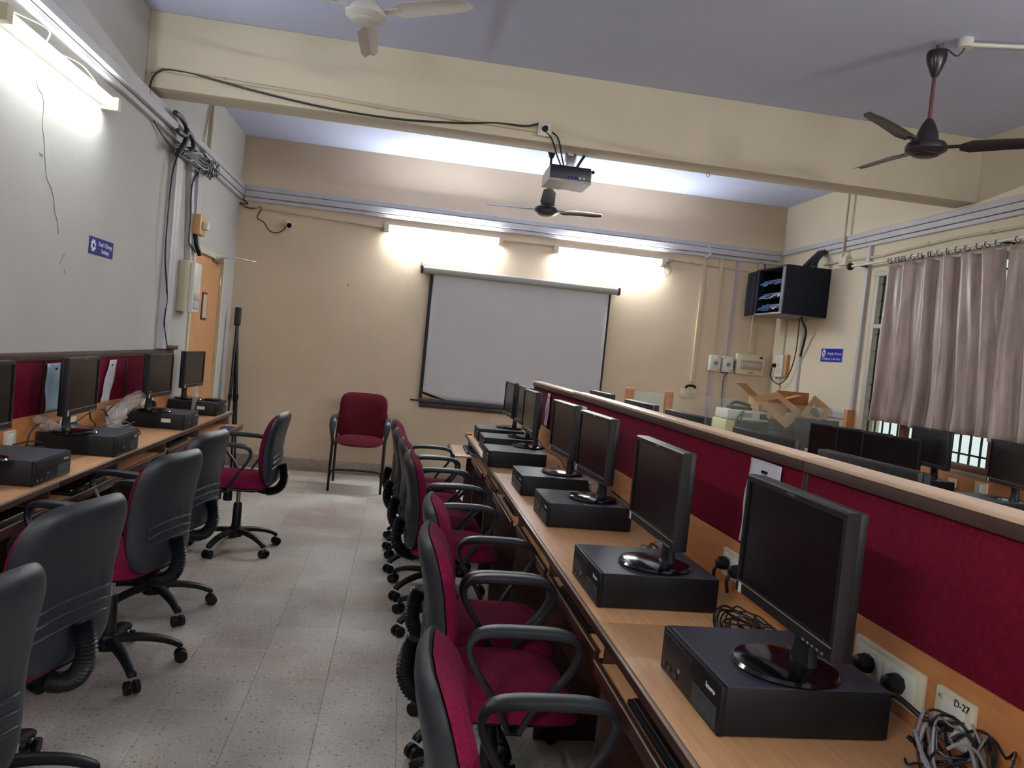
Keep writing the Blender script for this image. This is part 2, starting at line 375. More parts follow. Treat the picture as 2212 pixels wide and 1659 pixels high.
pipe('cream conduit sagging along the right wall above the curtain rail', [pt(1780, 573, x=XR-.014), pt(1826, 563, x=XR-.014), pt(1905, 553, x=XR-.014), pt(1940, 543, x=XR-.014), pt(2060, 515, x=XR-.014), pt(2212, 489, x=XR-.014), pt(2330, 462, x=XR-.014)])
pipe('twin upright conduit on the right wall from ceiling to junction box', [(XR-.05, 7.06, ZC), (XR-.05, 7.06, 2.74)], .012, clips=False)
pipe('upright tan conduit on the left wall rising from the cable tangle to the ceiling', [(XL+.02, 6.98, 2.95), (XL+.02, 6.98, ZC)], .014, clips=False)
pipe('thin tan conduit leaning beside the upright conduit on the left wall', [(XL+.012, 6.80, 2.95), (XL+.012, 6.96, ZC)], .006, clips=False)
b = tag(box('junction_box', IVORY, None, XR-.05, XR, 7.0, 7.12, 2.66, 2.75, bev=.006), 'small cream junction box on the right wall where conduits meet', 'junction box')
# vertical trunks
def vstrip(label, a, bb, wd, m_=TRUNK, wall='y', off=.03, n=1):
    a, bb = Vector(a), Vector(bb); o = thing('trunking_duct', label, 'trunking', bb); L_ = a-bb
    ax = Vector((1, 0, 0)) if wall == 'y' else Vector((0, 1, 0)); nr = Vector((0, -1, 0)) if wall == 'y' else (Vector((1, 0, 0)) if a.x < 0 else Vector((-1, 0, 0)))
    for i in range(n):
        c = ax*((i-(n-1)/2)*(wd+.004)); q = []
        rings = [[p+c+ax*sx*wd/2+nr*h for sx, h in ((-1, 0), (1, 0), (1, off), (-1, off))] for p in (Vector((0, 0, 0)), L_)]
        MB().ring_loft(rings).build('channel', m_, o)
    return o
CREAMT = mat('cream_trunk', (202, 184, 152), .5, var=.06); LIL = mat('lilac_trunk', (178, 168, 178), .5, var=.06)
yb = YB
vstrip('cream vertical trunk down to the wall telephone on the back wall', (3.30, yb, 2.78), (3.30, yb, 1.36), .035, CREAMT)
vstrip('cream vertical trunk above the left isolator box', (3.50, yb, 2.79), (3.50, yb, 1.69), .045, CREAMT)
vstrip('lilac vertical trunk behind the second isolator box', (3.70, yb, 2.79), (3.70, yb, .8), .035, LIL, off=.015)
vstrip('lilac vertical trunk under the left isolator box', (3.52, yb, 1.5), (3.52, yb, .8), .04, LIL, off=.015)
vstrip('cream vertical trunk above the breaker panel', (3.97, yb, 2.8), (3.97, yb, 1.76), .05, CREAMT)
vstrip('grey twin trunk running down the left wall to the red panel', pt(376, 335, x=XL), pt(343, 752, x=XL), .075, TRUNK, 'x', .05, 2)
vstrip('grey trunk on the left wall above the tall switch box', pt(407, 345, x=XL), pt(402, 566, x=XL), .09, TRUNK, 'x', .04, 1)
vstrip('narrow twin trunks above the door on the left wall', pt(426, 372, x=XL), pt(420, 478, x=XL), .06, TRUNK, 'x', .03, 2)
vstrip('grey vertical trunk on the right wall beside the window', (XR, 6.66, 2.8), (XR, 6.66, 1.27), .04, TRUNK, 'x', .03)
vstrip('grey vertical trunk down from the network cabinet on the right wall', (XR, 7.72, 2.16), (XR, 7.72, .8), .035, TRUNK, 'x', .025)
vstrip('cream conduit strip above the socket panel beside the back corner', (XR, 8.1, 2.16), (XR, 8.1, .8), .02, PIPE, 'x', .02)
th = thing('cable_trunking', 'low grey trunking channels on the right wall behind the glass partition', 'trunking', (XR, 6.75, 1.1))
for z in (.1, .0, -.13): MB().box(-.03, 0, 0, 1.4, z-.035, z+.03, bev=.004, seg=1).build('channel', TRUNK, th)
# ------------------------------------------------------------------ tube lights
def tube_light(label, base, along, normal, L_=1.2, tm_=None, name='tube_light'):
    o = thing(name, label, 'tube light', base); A = Vector(along); N_ = Vector(normal); U = Vector((0, 0, 1))
    def bx(nm, m_, a0, a1, n0, n1, z0, z1, bev=.004):
        rings = [[A*a+N_*n+U*z for n, z in ((n0, z0), (n1, z0), (n1, z1), (n0, z1))] for a in (a0, a1)]
        return MB().ring_loft(rings).build(nm, m_, o)
    bx('batten', WHITE, -L_/2, L_/2, .0, .035, -.012, .045)
    rf = [[A*a+N_*n+U*z for n, z in ((0, .046), (.03, .045), (.062, .034), (.064, .038), (.032, .052), (0, .054))] for a in (-L_/2-.01, L_/2+.01)]
    MB().ring_loft(rf).build('reflector', WHITE, o)
    MB().cyl(A*(-L_/2+.02)+N_*.075, A*(L_/2-.02)+N_*.075, .014, n=14).build('lit_tube', tm_ or TUBE_FILL, o)
    for s_ in (-1, 1): bx('end_holder', IVORY, s_*(L_/2-.03), s_*(L_/2+.02), 0, .095, -.03, .04)
    return o
tube_light('left one of two lit tube lights on the back wall above the projection screen', (.33, YB, 2.672), (1, 0, 0), (0, -1, 0), 1.24, TUBE_BACK)
tube_light('right one of two lit tube lights on the back wall, towards the network cabinet', (2.18, YB, 2.655), (1, 0, 0), (0, -1, 0), 1.24, TUBE_BACK)
l3 = tube_light('long lit tube light high on the left wall at the upper left', (XL, 4.10, 2.655), (0, 1, 0), (1, 0, 0), 1.24, TUBE_LEFT)
MB().tube(bez([(.05, -.62, .03), (.1, -.3, .07), (.06, -.2, .02), (.09, .1, .05), (.03, .55, .04)]), .003, 6).build('wire', IVORY, l3)
tube_light('unseen fill tube light added on the left wall behind the viewer', (XL, -.9, 2.655), (0, 1, 0), (1, 0, 0), 1.24)  # added out of view to raise the ambient light
tube_light('unseen fill tube light added on the right wall behind the viewer', (XR, 1.1, 2.655), (0, 1, 0), (-1, 0, 0), 1.24)  # extra unseen tube, brightens the room without overlighting the left wall
tube_light('unseen fill tube light added on the front wall behind the viewer', (2.4, YF, 2.655), (1, 0, 0), (0, 1, 0), 1.24)  # unseen fill from behind the camera, added for overall brightness
for x, l_ in ((-.29, 'small round ceiling-rose style connector left of the back wall tube lights'), (2.83, 'small round connector at the right end of the back wall tube lights')):
    o = thing('wire_connector', l_, 'connector', (x, YB, 2.70)); MB().cyl((0, 0, 0), (0, -.04, 0), .03, n=16).build('body', WHITE, o)
    for k in range(2): MB().tube(bez([(.02, -.03, 0), (.06+.02*k, -.05, -.12), (.02, -.05, -.2+.03*k), (.0, -.04, -.08), (.1, -.03, .0)]), .003, 6).build('wire', CABLEG, o)
# ------------------------------------------------------------------ ceiling fans
def fan(name, label, hub, m_, rodm, angs, drop, R=.6, canopy=True, pitch=-12, bw=.062, rise=.0):
    o = thing(name, label, 'ceiling fan', hub)
    MB().lathe([(.001, -.05), (.06, -.048), (.085, -.035), (.108, -.02), (.11, .0), (.1, .02), (.06, .035), (.055, .08), (.035, .13), (.016, .16), (.001, .161)], n=32).build('motor_housing', m_, o)
    MB().lathe([(.001, -.056), (.05, -.054), (.07, -.046), (.07, -.04)], n=28).build('hub_cap', m_, o)
    MB().cyl((0, 0, .15), (0, 0, drop-.02), .0105).build('down_rod', rodm, o)
    if canopy:
        MB().lathe([(.012, drop-.2), (.02, drop-.19), (.05, drop-.11), (.055, drop-.07), (.05, drop-.055), (.001, drop-.05)], n=24).build('canopy', m_, o)
        for s_ in (-1, 1): MB().cyl((s_*.03, 0, drop-.06), (s_*.03, 0, drop), .005, n=8).build('hanger_bolt', METAL, o)
    for a in angs:
        a = math.radians(a); R_ = Matrix.Rotation(a, 4, 'Z') @ Matrix.Rotation(-rise, 4, 'Y') @ Matrix.Rotation(math.radians(pitch), 4, 'X')
        n = 9; top = []; rings = []
        for i in range(n+1):
            t = i/n; x = .17+t*(R-.17); wd = bw*(1-.25*t); 
            if i == n: wd *= .55
            if i == 0: wd *= .5
            sk = .012*math.sin(t*PI)
            ring = [(x+(.015 if i == n and yy > 0 else 0), yy, -.012*(yy/wd)**2*.8+h+sk*.3) for yy, h in ((-wd, 0), (-wd*.5, .0), (0, 0), (wd*.5, 0), (wd, 0), (wd, .002), (wd*.5, .002), (0, .002), (-wd*.5, .002), (-wd, .002))]
            rings.append([R_ @ Vector(p) for p in ring])
        bl = MB().ring_loft(rings).build('blade', m_, o)
        mb = MB(); mb.box(.095, .2, -.018, .018, -.006, 0, bev=.002, seg=1, M=R_); mb.build('blade_arm', m_, bl)
    return o
fan('ceiling_fan', 'dark brown ceiling fan on a long rod above the curtain side', (2.824, 4.034, 2.87), FANB, FANR, (209, 92, -31), ZC-2.87, R=.64, rise=.04, bw=.07)
fan('ceiling_fan', 'white ceiling fan with a ribbed hub at the top edge', (-.352, 4.2, 3.185), FANW, FANW, (-30, 91, 210), ZC-3.185, R=.6, canopy=False)
fan('ceiling_fan', 'dark ceiling fan behind the projector, near the back wall', (1.167, 6.9, 2.80), FANB, FANB, (-98, 22, 142), ZC-2.80, R=.62, rise=.10, bw=.068)
cp = thing('conduit_pipe', 'white ceiling conduit with a round box feeding the brown fan', 'conduit', (2.93, 3.95, ZC))
MB().cyl((0, 0, -.05), (0, 0, 0), .04, n=20).build('round_box', WHITE, cp); MB().tube([(.03, 0, -.025), (1.3, -.35, -.025)], .012).build('pipe', WHITE, cp)
MB().tube(bez([(-.0, 0, -.05), (-.03, .02, -.09), (-.07, .05, -.05), (-.1, .08, -.04)]), .004, 6).build('wire', CABLE, cp)
# ------------------------------------------------------------------ projector, its socket and cable
pr = thing('ceiling_projector', 'grey and black projector hanging under the ceiling beam', 'projector', (1.085, 5.66, 2.81))
W_, D_, H_ = .158, .145, .055
MB().prism([(-W_, -D_), (W_, -D_), (W_, D_), (.07, D_), (.055, D_-.02), (-.0, D_-.02), (-.02, D_), (-W_, D_)], -H_, H_*.6).build('housing', mat('projector_grey', (176, 168, 160), .5, var=.15), pr)
MB().box(-W_+.008, W_-.008, -D_-.006, D_-.03, -H_+.018, H_+.004, bev=.004).build('rear_panel', mat('port_blue', (22, 22, 44), .4), pr)
for i in range(5): box('port', METAL if i > 2 else BLUE2, pr, -.02+i*.028, -.004+i*.028, -D_-.012, -D_-.005, -.03, -.012)
MB().cyl((.028, D_-.03, -.015), (.028, D_+.012, -.015), .026, n=20).build('lens', BLACKG, pr)
MB().tube([(W_-.01, -D_+.02, .035), (W_+.02, -D_+.03, .045)], .012).build('focus_knob', BLACK, pr)
for s_ in (-1, 1):
    MB().box(s_*.025-.018 if s_ < 0 else .02, s_*.025+.018 if s_ > 0 else -.02, -.09, -.085, .10, .18, bev=.003).build('bracket_leg', METAL, pr)
    box('bracket_foot', METAL, pr, s_*.07-.025, s_*.07+.025, -.13, -.05, .175, .183, bev=.002)
box('bracket_plate', METAL, pr, -.03, .03, -.1, -.08, .04, .15, bev=.003)
for k, (a, b_) in enumerate(((-.09, -.06), (-.07, .0))):
    MB().tube(bez([pt(1178+k*14, 285, y=5.33)-pr.location, pt(1192+k*14, 300, y=5.34)-pr.location, pt(1203+k*10, 335, y=5.45)-pr.location, Vector((-.07+.02*k, -.12, .055))]), .0055).build('lead', CABLE, pr)
MB().tube(bez([(.05, -.05, .05), (.07, -.07, .10), (.10, -.1, .16)]), .01).build('cable_tie_loop', CABLE, pr)
so = thing('wall_socket', 'white square socket with a black plug on the ceiling beam', 'socket', pt(1175, 282, y=BY0))
MB().box(-.048, .048, -.04, 0, -.048, .048, bev=.006).build('plate', WHITE, so); MB().cyl((0, -.04, 0), (0, -.075, -.0), .022, .016).build('plug', BLACK, so)
box('rocker_switch', IVORY, so, -.04, -.028, -.044, -.039, -.03, .03, bev=.002)
pp = [pt(374, 322, x=XL+.07), pt(350, 290, x=XL+.03), pt(330, 250, x=XL+.03), pt(323, 205, y=BY0-.03), pt(328, 172, y=BY0-.03), pt(345, 153, y=BY0-.03), pt(372, 152, y=BY0-.02), pt(440, 166, y=BY0-.02), pt(540, 194, y=BY0-.03), pt(700, 232, y=BY0-.03), pt(850, 256, y=BY0-.03), pt(980, 265, y=BY0-.025), pt(1070, 266, y=BY0-.02), pt(1135, 272, y=BY0-.02), pt(1165, 267, y=BY0-.03)]
tag(MB().tube(bez(pp), .007).build('projector_cable', CABLE), 'long black cable looping along the beam to the projector socket', 'cable')
tag(MB().tube(bez([(2.142, 5.56, 2.974), (2.13, 5.56, 2.955), (2.142, 5.56, 2.94), (2.157, 5.56, 2.955), (2.145, 5.56, 2.974)], 4), .003, 6).build('ceiling_hook', METAL), 'small wire hook under the beam right of the projector', 'hook')
# ------------------------------------------------------------------ cable tangle, boxes and signs on the left wall
tg = thing('cable_tangle', 'messy tangle of grey cables spilling from the left wall trunking', 'cables', pt(430, 350, x=XL))
o0 = tg.location.copy()
for i in range(26):
    a = pt(378+random.uniform(0, 10), 318+random.uniform(-8, 12), x=XL+.06+.02*random.random())-o0; b_ = pt(452+random.uniform(-12, 10), 362+random.uniform(-14, 14), x=XL+.06+.03*random.random())-o0
    m1 = a.lerp(b_, .35)+Vector((random.uniform(0, .03), 0, random.uniform(-.05, .05))); m2 = a.lerp(b_, .7)+Vector((random.uniform(0, .03), 0, random.uniform(-.06, .05)))
    MB().tube(bez([a, m1, m2, b_], 6), .006, 6).build('cable', random.choice((CABLEG, TRUNK, CABLE)), tg)
for i in range(10):
    c = pt(452+random.uniform(-14, 14), 368+random.uniform(-8, 8), x=XL+.1)-o0; r_ = random.uniform(.03, .09); ph = random.uniform(0, 6); ti = random.uniform(-.5, .5)
    MB().tube([c+Vector((ti*.05*math.sin(a_), r_*1.6*math.cos(a_+ph), r_*.6*math.sin(a_+ph)+.02*math.sin(3*a_))) for a_ in [k*PI/9 for k in range(17)]], .0045, 6).build('cable', random.choice((CABLEG, CABLE)), tg)
hs = thing('corrugated_hose', 'two thick dark curved hoses rising from the left wall trunking', 'hose', pt(400, 300, x=XL)); o0 = hs.location.copy()
for P_ in ([(378, 243), (392, 255), (403, 275), (402, 300), (392, 322), (382, 335)], [(383, 282), (398, 292), (405, 285), (414, 296), (418, 312), (410, 328), (392, 330)]):
    q = bez([pt(u, v, x=XL+.1)-o0 for u, v in P_], 10); MB().tube(q, .02, 10, [.017+.003*(i % 2) for i in range(len(q))]).build('hose', SHELL, hs)
tag(MB().tube(bez([pt(u, v, x=XL+.05) for u, v in ((384, 335), (372, 380), (362, 480), (357, 560), (361, 640), (355, 700), (362, 755), (366, 775))]), .006).build('hanging_cable', CABLE), 'thin black cable hanging down the left wall beside the grey trunks', 'cable')
tag(MB().tube(bez([pt(u, v, x=XL+.05) for u, v in ((430, 370), (415, 400), (412, 470), (408, 520), (414, 532), (422, 545))]), .006).build('hanging_cable', CABLE), 'black cable dropping from the tangle past the brown box by the door', 'cable')
sb = thing('switch_box', 'tall white switch box on the left wall beside the door', 'switch box', (XL, 6.5, 1.55))
MB().box(0, .085, -.06, .17, 0, .41, bev=.006).build('back_box', IVORY, sb); MB().box(.085, .12, -.05, .16, .0, .40, bev=.006).build('cover', WHITE, sb)
for z in (.03, .1): MB().box(.12, .128, -.02, .13, z, z+.055, bev=.004).build('switch_row', TRUNK, sb)
bb = thing('bell_box', 'tan wooden box with a small white device above the door', 'box', (XL, 6.62, 2.19))
MB().box(0, .1, -.05, .13, 0, .16, bev=.004).build('box', mat('tan_box', (190, 150, 96), .5), bb); MB().box(.1, .14, .02, .1, .05, .11, bev=.004).build('sensor', WHITE, bb)
MB().tube(bez([(.06, 0, 0), (.07, .02, -.09), (.09, .06, -.16)]), .022).build('bulb_holder', BLACK, bb)
sg = thing('wall_sign', 'blue Don\'t Change Settings sign on the left wall', 'sign', (XL, 4.86, 1.855))
MB().box(0, .004, -.18, .18, -.05, .05, bev=.002, seg=1).build('plate', BLUE2, sg)
text('lettering', "Don't Change", .037, WHT, sg, Mx((.0045, .055, .016), (0, 1, 0), (0, 0, 1))); text('lettering', "Settings", .037, WHT, sg, Mx((.0045, .055, -.022), (0, 1, 0), (0, 0, 1)))
gear = [( -.125+(.038 if (i % 4) in (1, 2) else .028)*math.cos(2*PI*i/32), (.038 if (i % 4) in (1, 2) else .028)*math.sin(2*PI*i/32)) for i in range(32)]
MB().prism(gear, .004, .0055, 'x').build('gear_symbol', WHT, sg); MB().prism([(-.125+.013*math.cos(2*PI*i/20), .013*math.sin(2*PI*i/20)) for i in range(20)], .0055, .0062, 'x').build('gear_hole', BLUE2, sg)
# security camera and its lead
sc = thing('security_camera', 'small white bullet security camera on the back wall', 'security camera', (-1.297, YB, 2.586))
MB().cyl((-.03, 0, .02), (-.03, -.012, .02), .035).build('mount', WHITE, sc); MB().tube([(-.03, -.01, .02), (-.02, -.05, .015)], .012).build('arm', WHITE, sc)
MB().cyl((-.02, -.04, .015), (.02, -.15, -.02), .032, n=20).build('body', WHITE, sc); MB().cyl((.02, -.15, -.02), (.0215, -.153, -.021), .026, n=20).build('lens_face', BLACKG, sc)
tag(MB().tube(bez([pt(u, v, y=YB-.02) for u, v in ((516, 400), (520, 425), (536, 440), (520, 438), (512, 436), (540, 450), (565, 448), (556, 470), (570, 480), (582, 498), (597, 503), (612, 497), (618, 488))]), .005).build('camera_lead', CABLE), 'black lead looping from the trunking to the security camera', 'cable')
# ------------------------------------------------------------------ projection screen
ps = thing('projection_screen', 'pulled-down white projection screen on the back wall', 'projection screen', (1.22, YB, 0))
MB().box(-1.085, 1.09, -.115, -.035, 2.24, 2.315, bev=.02, seg=3).build('casing', mat('casing_grey', (150, 148, 142), .4), ps)
for s_ in (-1, 1): MB().box(s_*1.095-.012, s_*1.095+.012, -.12, -.03, 2.235, 2.32, bev=.01).build('end_cap', BLACK, ps)
nx, nz = 40, 30; mb = MB(); g = {}
for i in range(nx+1):
    for j in range(nz+1):
        u, v = i/nx, j/nz; x = -.965+u*1.955; zb = .895; z = zb+(2.26-zb)*v
        if u < .14 and v < .08: z = zb + max(0, (.14-u)/.14)*.075*(1-v/.08) + (2.26-zb)*v
        g[i, j] = mb.bm.verts.new((x, -.07+.006*math.sin(u*5)*(1-v)-.004*math.sin(9*u), z))
for i in range(nx):
    for j in range(nz): mb.bm.faces.new((g[i, j], g[i+1, j], g[i+1, j+1], g[i, j+1]))
cl = mb.build('cloth', CLOTHS, ps); cl.modifiers.new('thickness', 'SOLIDIFY').thickness = .002
for x in (-.985, .998): box('black_border', BLACK, ps, x-.016, x+.016, -.066, -.062, .87, 2.25)
MB().cyl((-1.0, -.07, .872), (1.01, -.07, .872), .026, n=16).build('bottom_roller', mat('roller_navy', (28, 30, 42), .4), ps); MB().cyl((-1.09, -.07, .872), (-1.0, -.07, .872), .009).build('roller_pin', BLACK, ps)
MB().prism([(-.98, .86), (-.72, .855), (-.74, .9), (-.86, .915), (-.97, .95)], -.06, -.058, 'y').build('torn_corner', CARD, ps)
wb = thing('writing_board', 'board behind the projection screen with a dark brown ledge', 'board', (1.22, YB-.003, 0))
MB().box(-.99, 1.0, -.03, 0, .85, 2.2, bev=.003).build('board', BLACK, wb); MB().box(-.99, 1.0, -.055, 0, .80, .85, bev=.005).build('ledge', DARKW, wb)
for x, s_ in ((.3, 'left'), (2.05, 'right')):
    o = thing('mounting_bracket', f'cream metal bracket above the {s_} end of the screen casing', 'bracket', (x, YB, 2.335)); MB().box(-.2, .24, -.05, 0, -.025, .03, bev=.004).build('rail', IVORY, o)
    MB().box(.2 if s_ == 'right' else -.19, .22 if s_ == 'right' else -.17, -.055, -.05, -.02, .025).build('slot', TRUNK, o)
# ------------------------------------------------------------------ back wall electrical gear
for x, l_ in ((3.532, 'left one of two small white isolator boxes on the back wall'), (3.685, 'right one of two small white isolator boxes, next to the breaker panel')):
    o = thing('isolator_box', l_, 'switch box', (x, YB, 1.595)); MB().box(-.065, .065, -.08, 0, -.09, .09, bev=.006).build('body', WHITE, o)
    MB().box(-.02, .025, -.085, -.08, -.02, .02, bev=.002).build('switch', CABLEG, o)
    for a in (-1, 1): MB().cyl((a*.045, -.08, -a*.07), (a*.045, -.084, -a*.07), .006, n=8).build('screw', BLACK, o)
db = thing('breaker_panel', 'wide cream breaker panel with a row of breakers on the back wall', 'breaker panel', (3.97, YB, 1.615))
MB().box(-.18, .16, -.07, 0, -.115, .12, bev=.006).build('enclosure', IVORY, db); MB().box(-.13, .13, -.074, -.069, -.06, .05, bev=.002).build('window_recess', mat('recess', (170, 150, 110), .5), db)
for i in range(9): box('breaker', TRUNK, db, -.12+i*.026, -.098+i*.026, -.082, -.074, -.025, .02, bev=.001)
MB().box(.09, .13, -.075, -.069, .08, .1).build('badge', BLACK, db); MB().box(-.03, .03, -.074, -.069, -.1, -.08).build('latch', CARD, db)
ph = thing('wall_telephone', 'cream intercom box with a black handset on the back wall', 'telephone', (3.26, YB, 1.22))
MB().box(-.075, .03, -.06, 0, -.045, .05, bev=.006).build('body', IVORY, ph); MB().box(.03, .1, -.04, 0, -.04, .04, bev=.005).build('side_box', CREAMT, ph)
MB().tube(bez([(-.05, -.07, .06), (-.02, -.07, .09), (.05, -.07, .09), (.07, -.07, .07)]), .014).build('handset', BLACK, ph)
tag(MB().tube(bez([pt(u, v, y=YB-.03) for u, v in ((1540, 768), (1560, 770), (1574, 774), (1556, 790), (1553, 800), (1565, 805), (1583, 800), (1585, 785), (1592, 777))]), .004).build('panel_cable', CABLE), 'black wire between the isolator boxes and breaker panel', 'cable')
tag(MB().tube(bez([pt(u, v, y=YB-.03) for u, v in ((1572, 806), (1563, 818), (1560, 850), (1558, 880))]), .004).build('hanging_cable', CABLE), 'black wire hanging below the right isolator box', 'cable')
sp = thing('wall_socket', 'white double socket panel with a plug on the right wall by the corner', 'socket', (XR, 8.13, 1.635))
MB().box(-.05, 0, -.11, .11, -.125, .125, bev=.005).build('plate', WHITE, sp)
for z in (-.08, -.01): MB().box(-.055, -.05, -.07, .0, z, z+.05, bev=.002).build('socket_module', IVORY, sp)
MB().cyl((-.05, .05, .0), (-.085, .05, 0), .025, .018).build('plug', BLACK, sp)
MB().box(-.04, 0, -.18, -.12, -.12, .13, bev=.01).build('side_cover', CARD, sp)
tag(MB().tube(bez([Vector((XR-.08, 8.18, 1.62)), Vector((XR-.08, 8.2, 1.5)), Vector((XR-.06, 8.02, 1.43)), Vector((XR-.05, 7.85, 1.55)), Vector((XR-.05, 7.75, 1.8)), Vector((XR-.1, 7.66, 2.15))]), .006).build('hanging_cable', CABLE), 'black lead from the network cabinet down to the socket panel', 'cable')
# network cabinet
nc = thing('network_cabinet', 'black wall-mounted network cabinet with its door open and patch cables inside', 'cabinet', (XR, 7.635, 2.15))
NB = mat('cabinet_black', (20, 22, 34), .6, spec=.2); x0, x1, y0, y1, zt = -.488, 0, -.325, .325, .5
for a in ((x0, x1, y0, y0+.02, 0, zt), (x0, x1, y1-.02, y1, 0, zt)): box('side_panel', NB, nc, *a, bev=.003)
box('top_panel', NB, nc, x0, x1, y0+.02, y1-.02, zt-.02, zt, bev=.003); box('bottom_panel', mat('cab_under', (120, 112, 108), .5), nc, x0, x1, y0+.02, y1-.02, 0, .02, bev=.003); box('back_panel', NB, nc, -.02, 0, y0+.02, y1-.02, .02, zt-.02)
box('front_rail', mat('rail_grey', (70, 74, 90), .4), nc, x0, x0+.02, y0+.02, y0+.075, .02, zt-.02); box('front_rail', NB, nc, x0, x0+.02, y1-.06, y1-.02, .02, zt-.02)
RD = Matrix.Translation((x0, y1, 0)) @ Matrix.Rotation(math.radians(81), 4, 'Z'); dr = MB().box(0, .31, -.01, .01, .01, zt-.01, bev=.004, M=RD).build('door', NB, nc); MB().box(.30, .315, .008, .02, .12, .38, M=RD).build('handle', METAL, dr)
for z in (.08, .2, .34): 
    sw = box('switch_unit', mat('unit_grey', (86, 90, 96), .4), nc, x0+.06, -.05, y0+.08, y1-.07, z, z+.035, bev=.002)
    for i in range(7):
        y = y0+.1+i*.07; c = random.choice((CABLEBL, CABLEBL, WHITE, CABLEBL, CABLEG))
        MB().tube(bez([(x0+.06, y, z+.02), (x0+.02, y+.01, z+.0), (x0+.015, y+.05, z-.03+.02*random.random()), (x0+.03, y+random.uniform(.05, .2) if y < .1 else y-.1, z-.02+random.uniform(-.02, .06))]), .006, 6).build('patch_cable', c, nc)
for k in range(3):
    P_ = bez([(-.14-.05*k, -.24+.03*k, .5), (-.1-.03*k, -.2, .6), (-.03, -.22+.06*k, .7)], 8); MB().tube(P_, .022, 10, [.02+.003*(i % 2) for i in range(len(P_))]).build('feed_hose', SHELL, nc)
MB().tube(bez([(-.2, -.2, .02), (-.18, -.17, -.03), (-.08, -.1, -.15), (-.03, .05, -.4)]), .012).build('outlet_cable', CABLE, nc)
tag(MB().tube(bez([pt(u, v, y=YB-.02) for u, v in ((1590, 556), (1625, 556), (1647, 562), (1653, 575), (1652, 585))]), .006).build('cabinet_feed', CABLE), 'black feed cable dropping into the network cabinet from the back wall', 'cable')
hk = tag(MB().tube(bez([pt(u, v, y=YB-.04) for u, v in ((1527, 530), (1534, 536), (1535, 548), (1527, 556), (1522, 556))]), .012, 8).build('bent_conduit', TRUNK), 'grey bent hose over the back wall trunking near the cabinet', 'hose')
s2 = thing('wall_sign', 'blue Mobile Phones Prohibited in this Area sign on the right wall', 'sign', (XR, 7.13, 1.773))
MB().box(-.004, 0, -.2, .2, -.073, .073, bev=.002, seg=1).build('plate', WHT, s2); MB().box(-.0055, -.004, -.192, .192, -.066, .066).build('blue_field', BLUE, s2)
text('lettering', "Mobile Phones", .042, WHT, s2, Mx((-.006, -.055, .014), (0, -1, 0), (0, 0, 1))); text('lettering', "Prohibited in this Area", .037, WHT, s2, Mx((-.006, 0, -.037), (0, -1, 0), (0, 0, 1)))
MB().prism([(.14+.034*math.cos(2*PI*i/24), .018+.04*math.sin(2*PI*i/24)) for i in range(24)], -.0065, -.0055, 'x').build('round_symbol', WHT, s2)
MB().prism([(.16, .046), (.165, .04), (.12, -.012), (.115, -.006)], -.0072, -.0065, 'x').build('slash', BLACK, s2); MB().prism([(.13, .03), (.142, .03), (.142, -.0), (.13, -.0)], -.0070, -.0065, 'x').build('phone_symbol', BLACK, s2)
# wall marks (dried dabs, holes)
CRK = mat('crack', (120, 112, 102), .9)
for P_ in ([(78, 172), (82, 190), (91, 205), (94, 230), (91, 270), (95, 300), (97, 345), (101, 385), (110, 405), (116, 430), (118, 455), (124, 480), (126, 505)], [(85, 330), (92, 336)], [(128, 570), (136, 553), (140, 548)], [(138, 582), (142, 592)]):
    MB().tube(bez([pt(u, v, x=XL+.0005) for u, v in P_], 5), .0016, 5).build('plaster_crack', CRK, wl)
bk = [o for o in COL.objects if o.name == 'wall_back'][0]
for (u, v, r_, m_) in ((752, 615, .008, BLACK), (918, 636, .004, BLACK), (690, 774, .018, LIME), (546, 780, .03, LIME), (985, 916, .025, mat('pink_stain', (205, 170, 150), .9))):
    c = pt(u, v, y=YB); rr = random.Random(u)
    MB().prism([(c.x+r_*math.cos(k*PI/6)*rr.uniform(.5, 1.1), c.z+r_*math.sin(k*PI/6)*rr.uniform(.5, 1.2)) for k in range(12)], YB-.001, YB, 'y').build('wall_mark', m_, bk)
# ------------------------------------------------------------------ curtains and rail
def curtain(label, y0, y1, z0, z1, seed, sway=0, swr=0):
    rnd = random.Random(seed); nx, nz = 150, 26; mb = MB(); g = {}
    fr_ = [(rnd.uniform(5.5, 7), rnd.uniform(0, 6), 1), (rnd.uniform(9, 13), rnd.uniform(0, 6), .45), (rnd.uniform(2, 3.5), rnd.uniform(0, 6), .5)]
    for i in range(nx+1):
        for j in range(nz+1):
            u, v = i/nx, j/nz; q = u+.02*math.sin(v*4+seed)*(1-v)
            f = sum(a*math.sin(k*2*PI*q+ph) for k, ph, a in fr_)
            amp = .032+.012*(1-v)
            y = y0+(y1-y0)*u+sway*(1-v)*(1-u)+swr*(1-v)*u
            z = z0+(z1-z0)*v - (.018*abs(math.sin(u*PI*12)) if j == nz else 0)
            g[i, j] = mb.bm.verts.new((f*amp+.006*math.sin(37*u+9*v), y+.02*f*(1-v*.4), z+.012*math.sin(u*9)*(1-v)))
    for i in range(nx):
        for j in range(nz): mb.bm.faces.new((g[i, j], g[i+1, j], g[i+1, j+1], g[i, j+1]))
    o = mb.build('curtain', CURT, None, ang=80); o.location = (XR-.13, 0, 0); o.modifiers.new('thickness', 'SOLIDIFY').thickness = .002
    return tag(o, label, 'curtain')
curtain('satiny grey-brown curtain on the left, beside the sign wall', 6.18, 4.89, 1.20, 2.57, 3, sway=.03, swr=-.18)
curtain('satiny grey-brown curtain cut by the right edge of the picture', 4.80, 3.3, 1.19, 2.57, 5, sway=-.02)
cr = thing('curtain_rail', 'pale curtain rail with dark rings and a black round finial', 'curtain rail', (XR-.13, 6.75, 2.61))
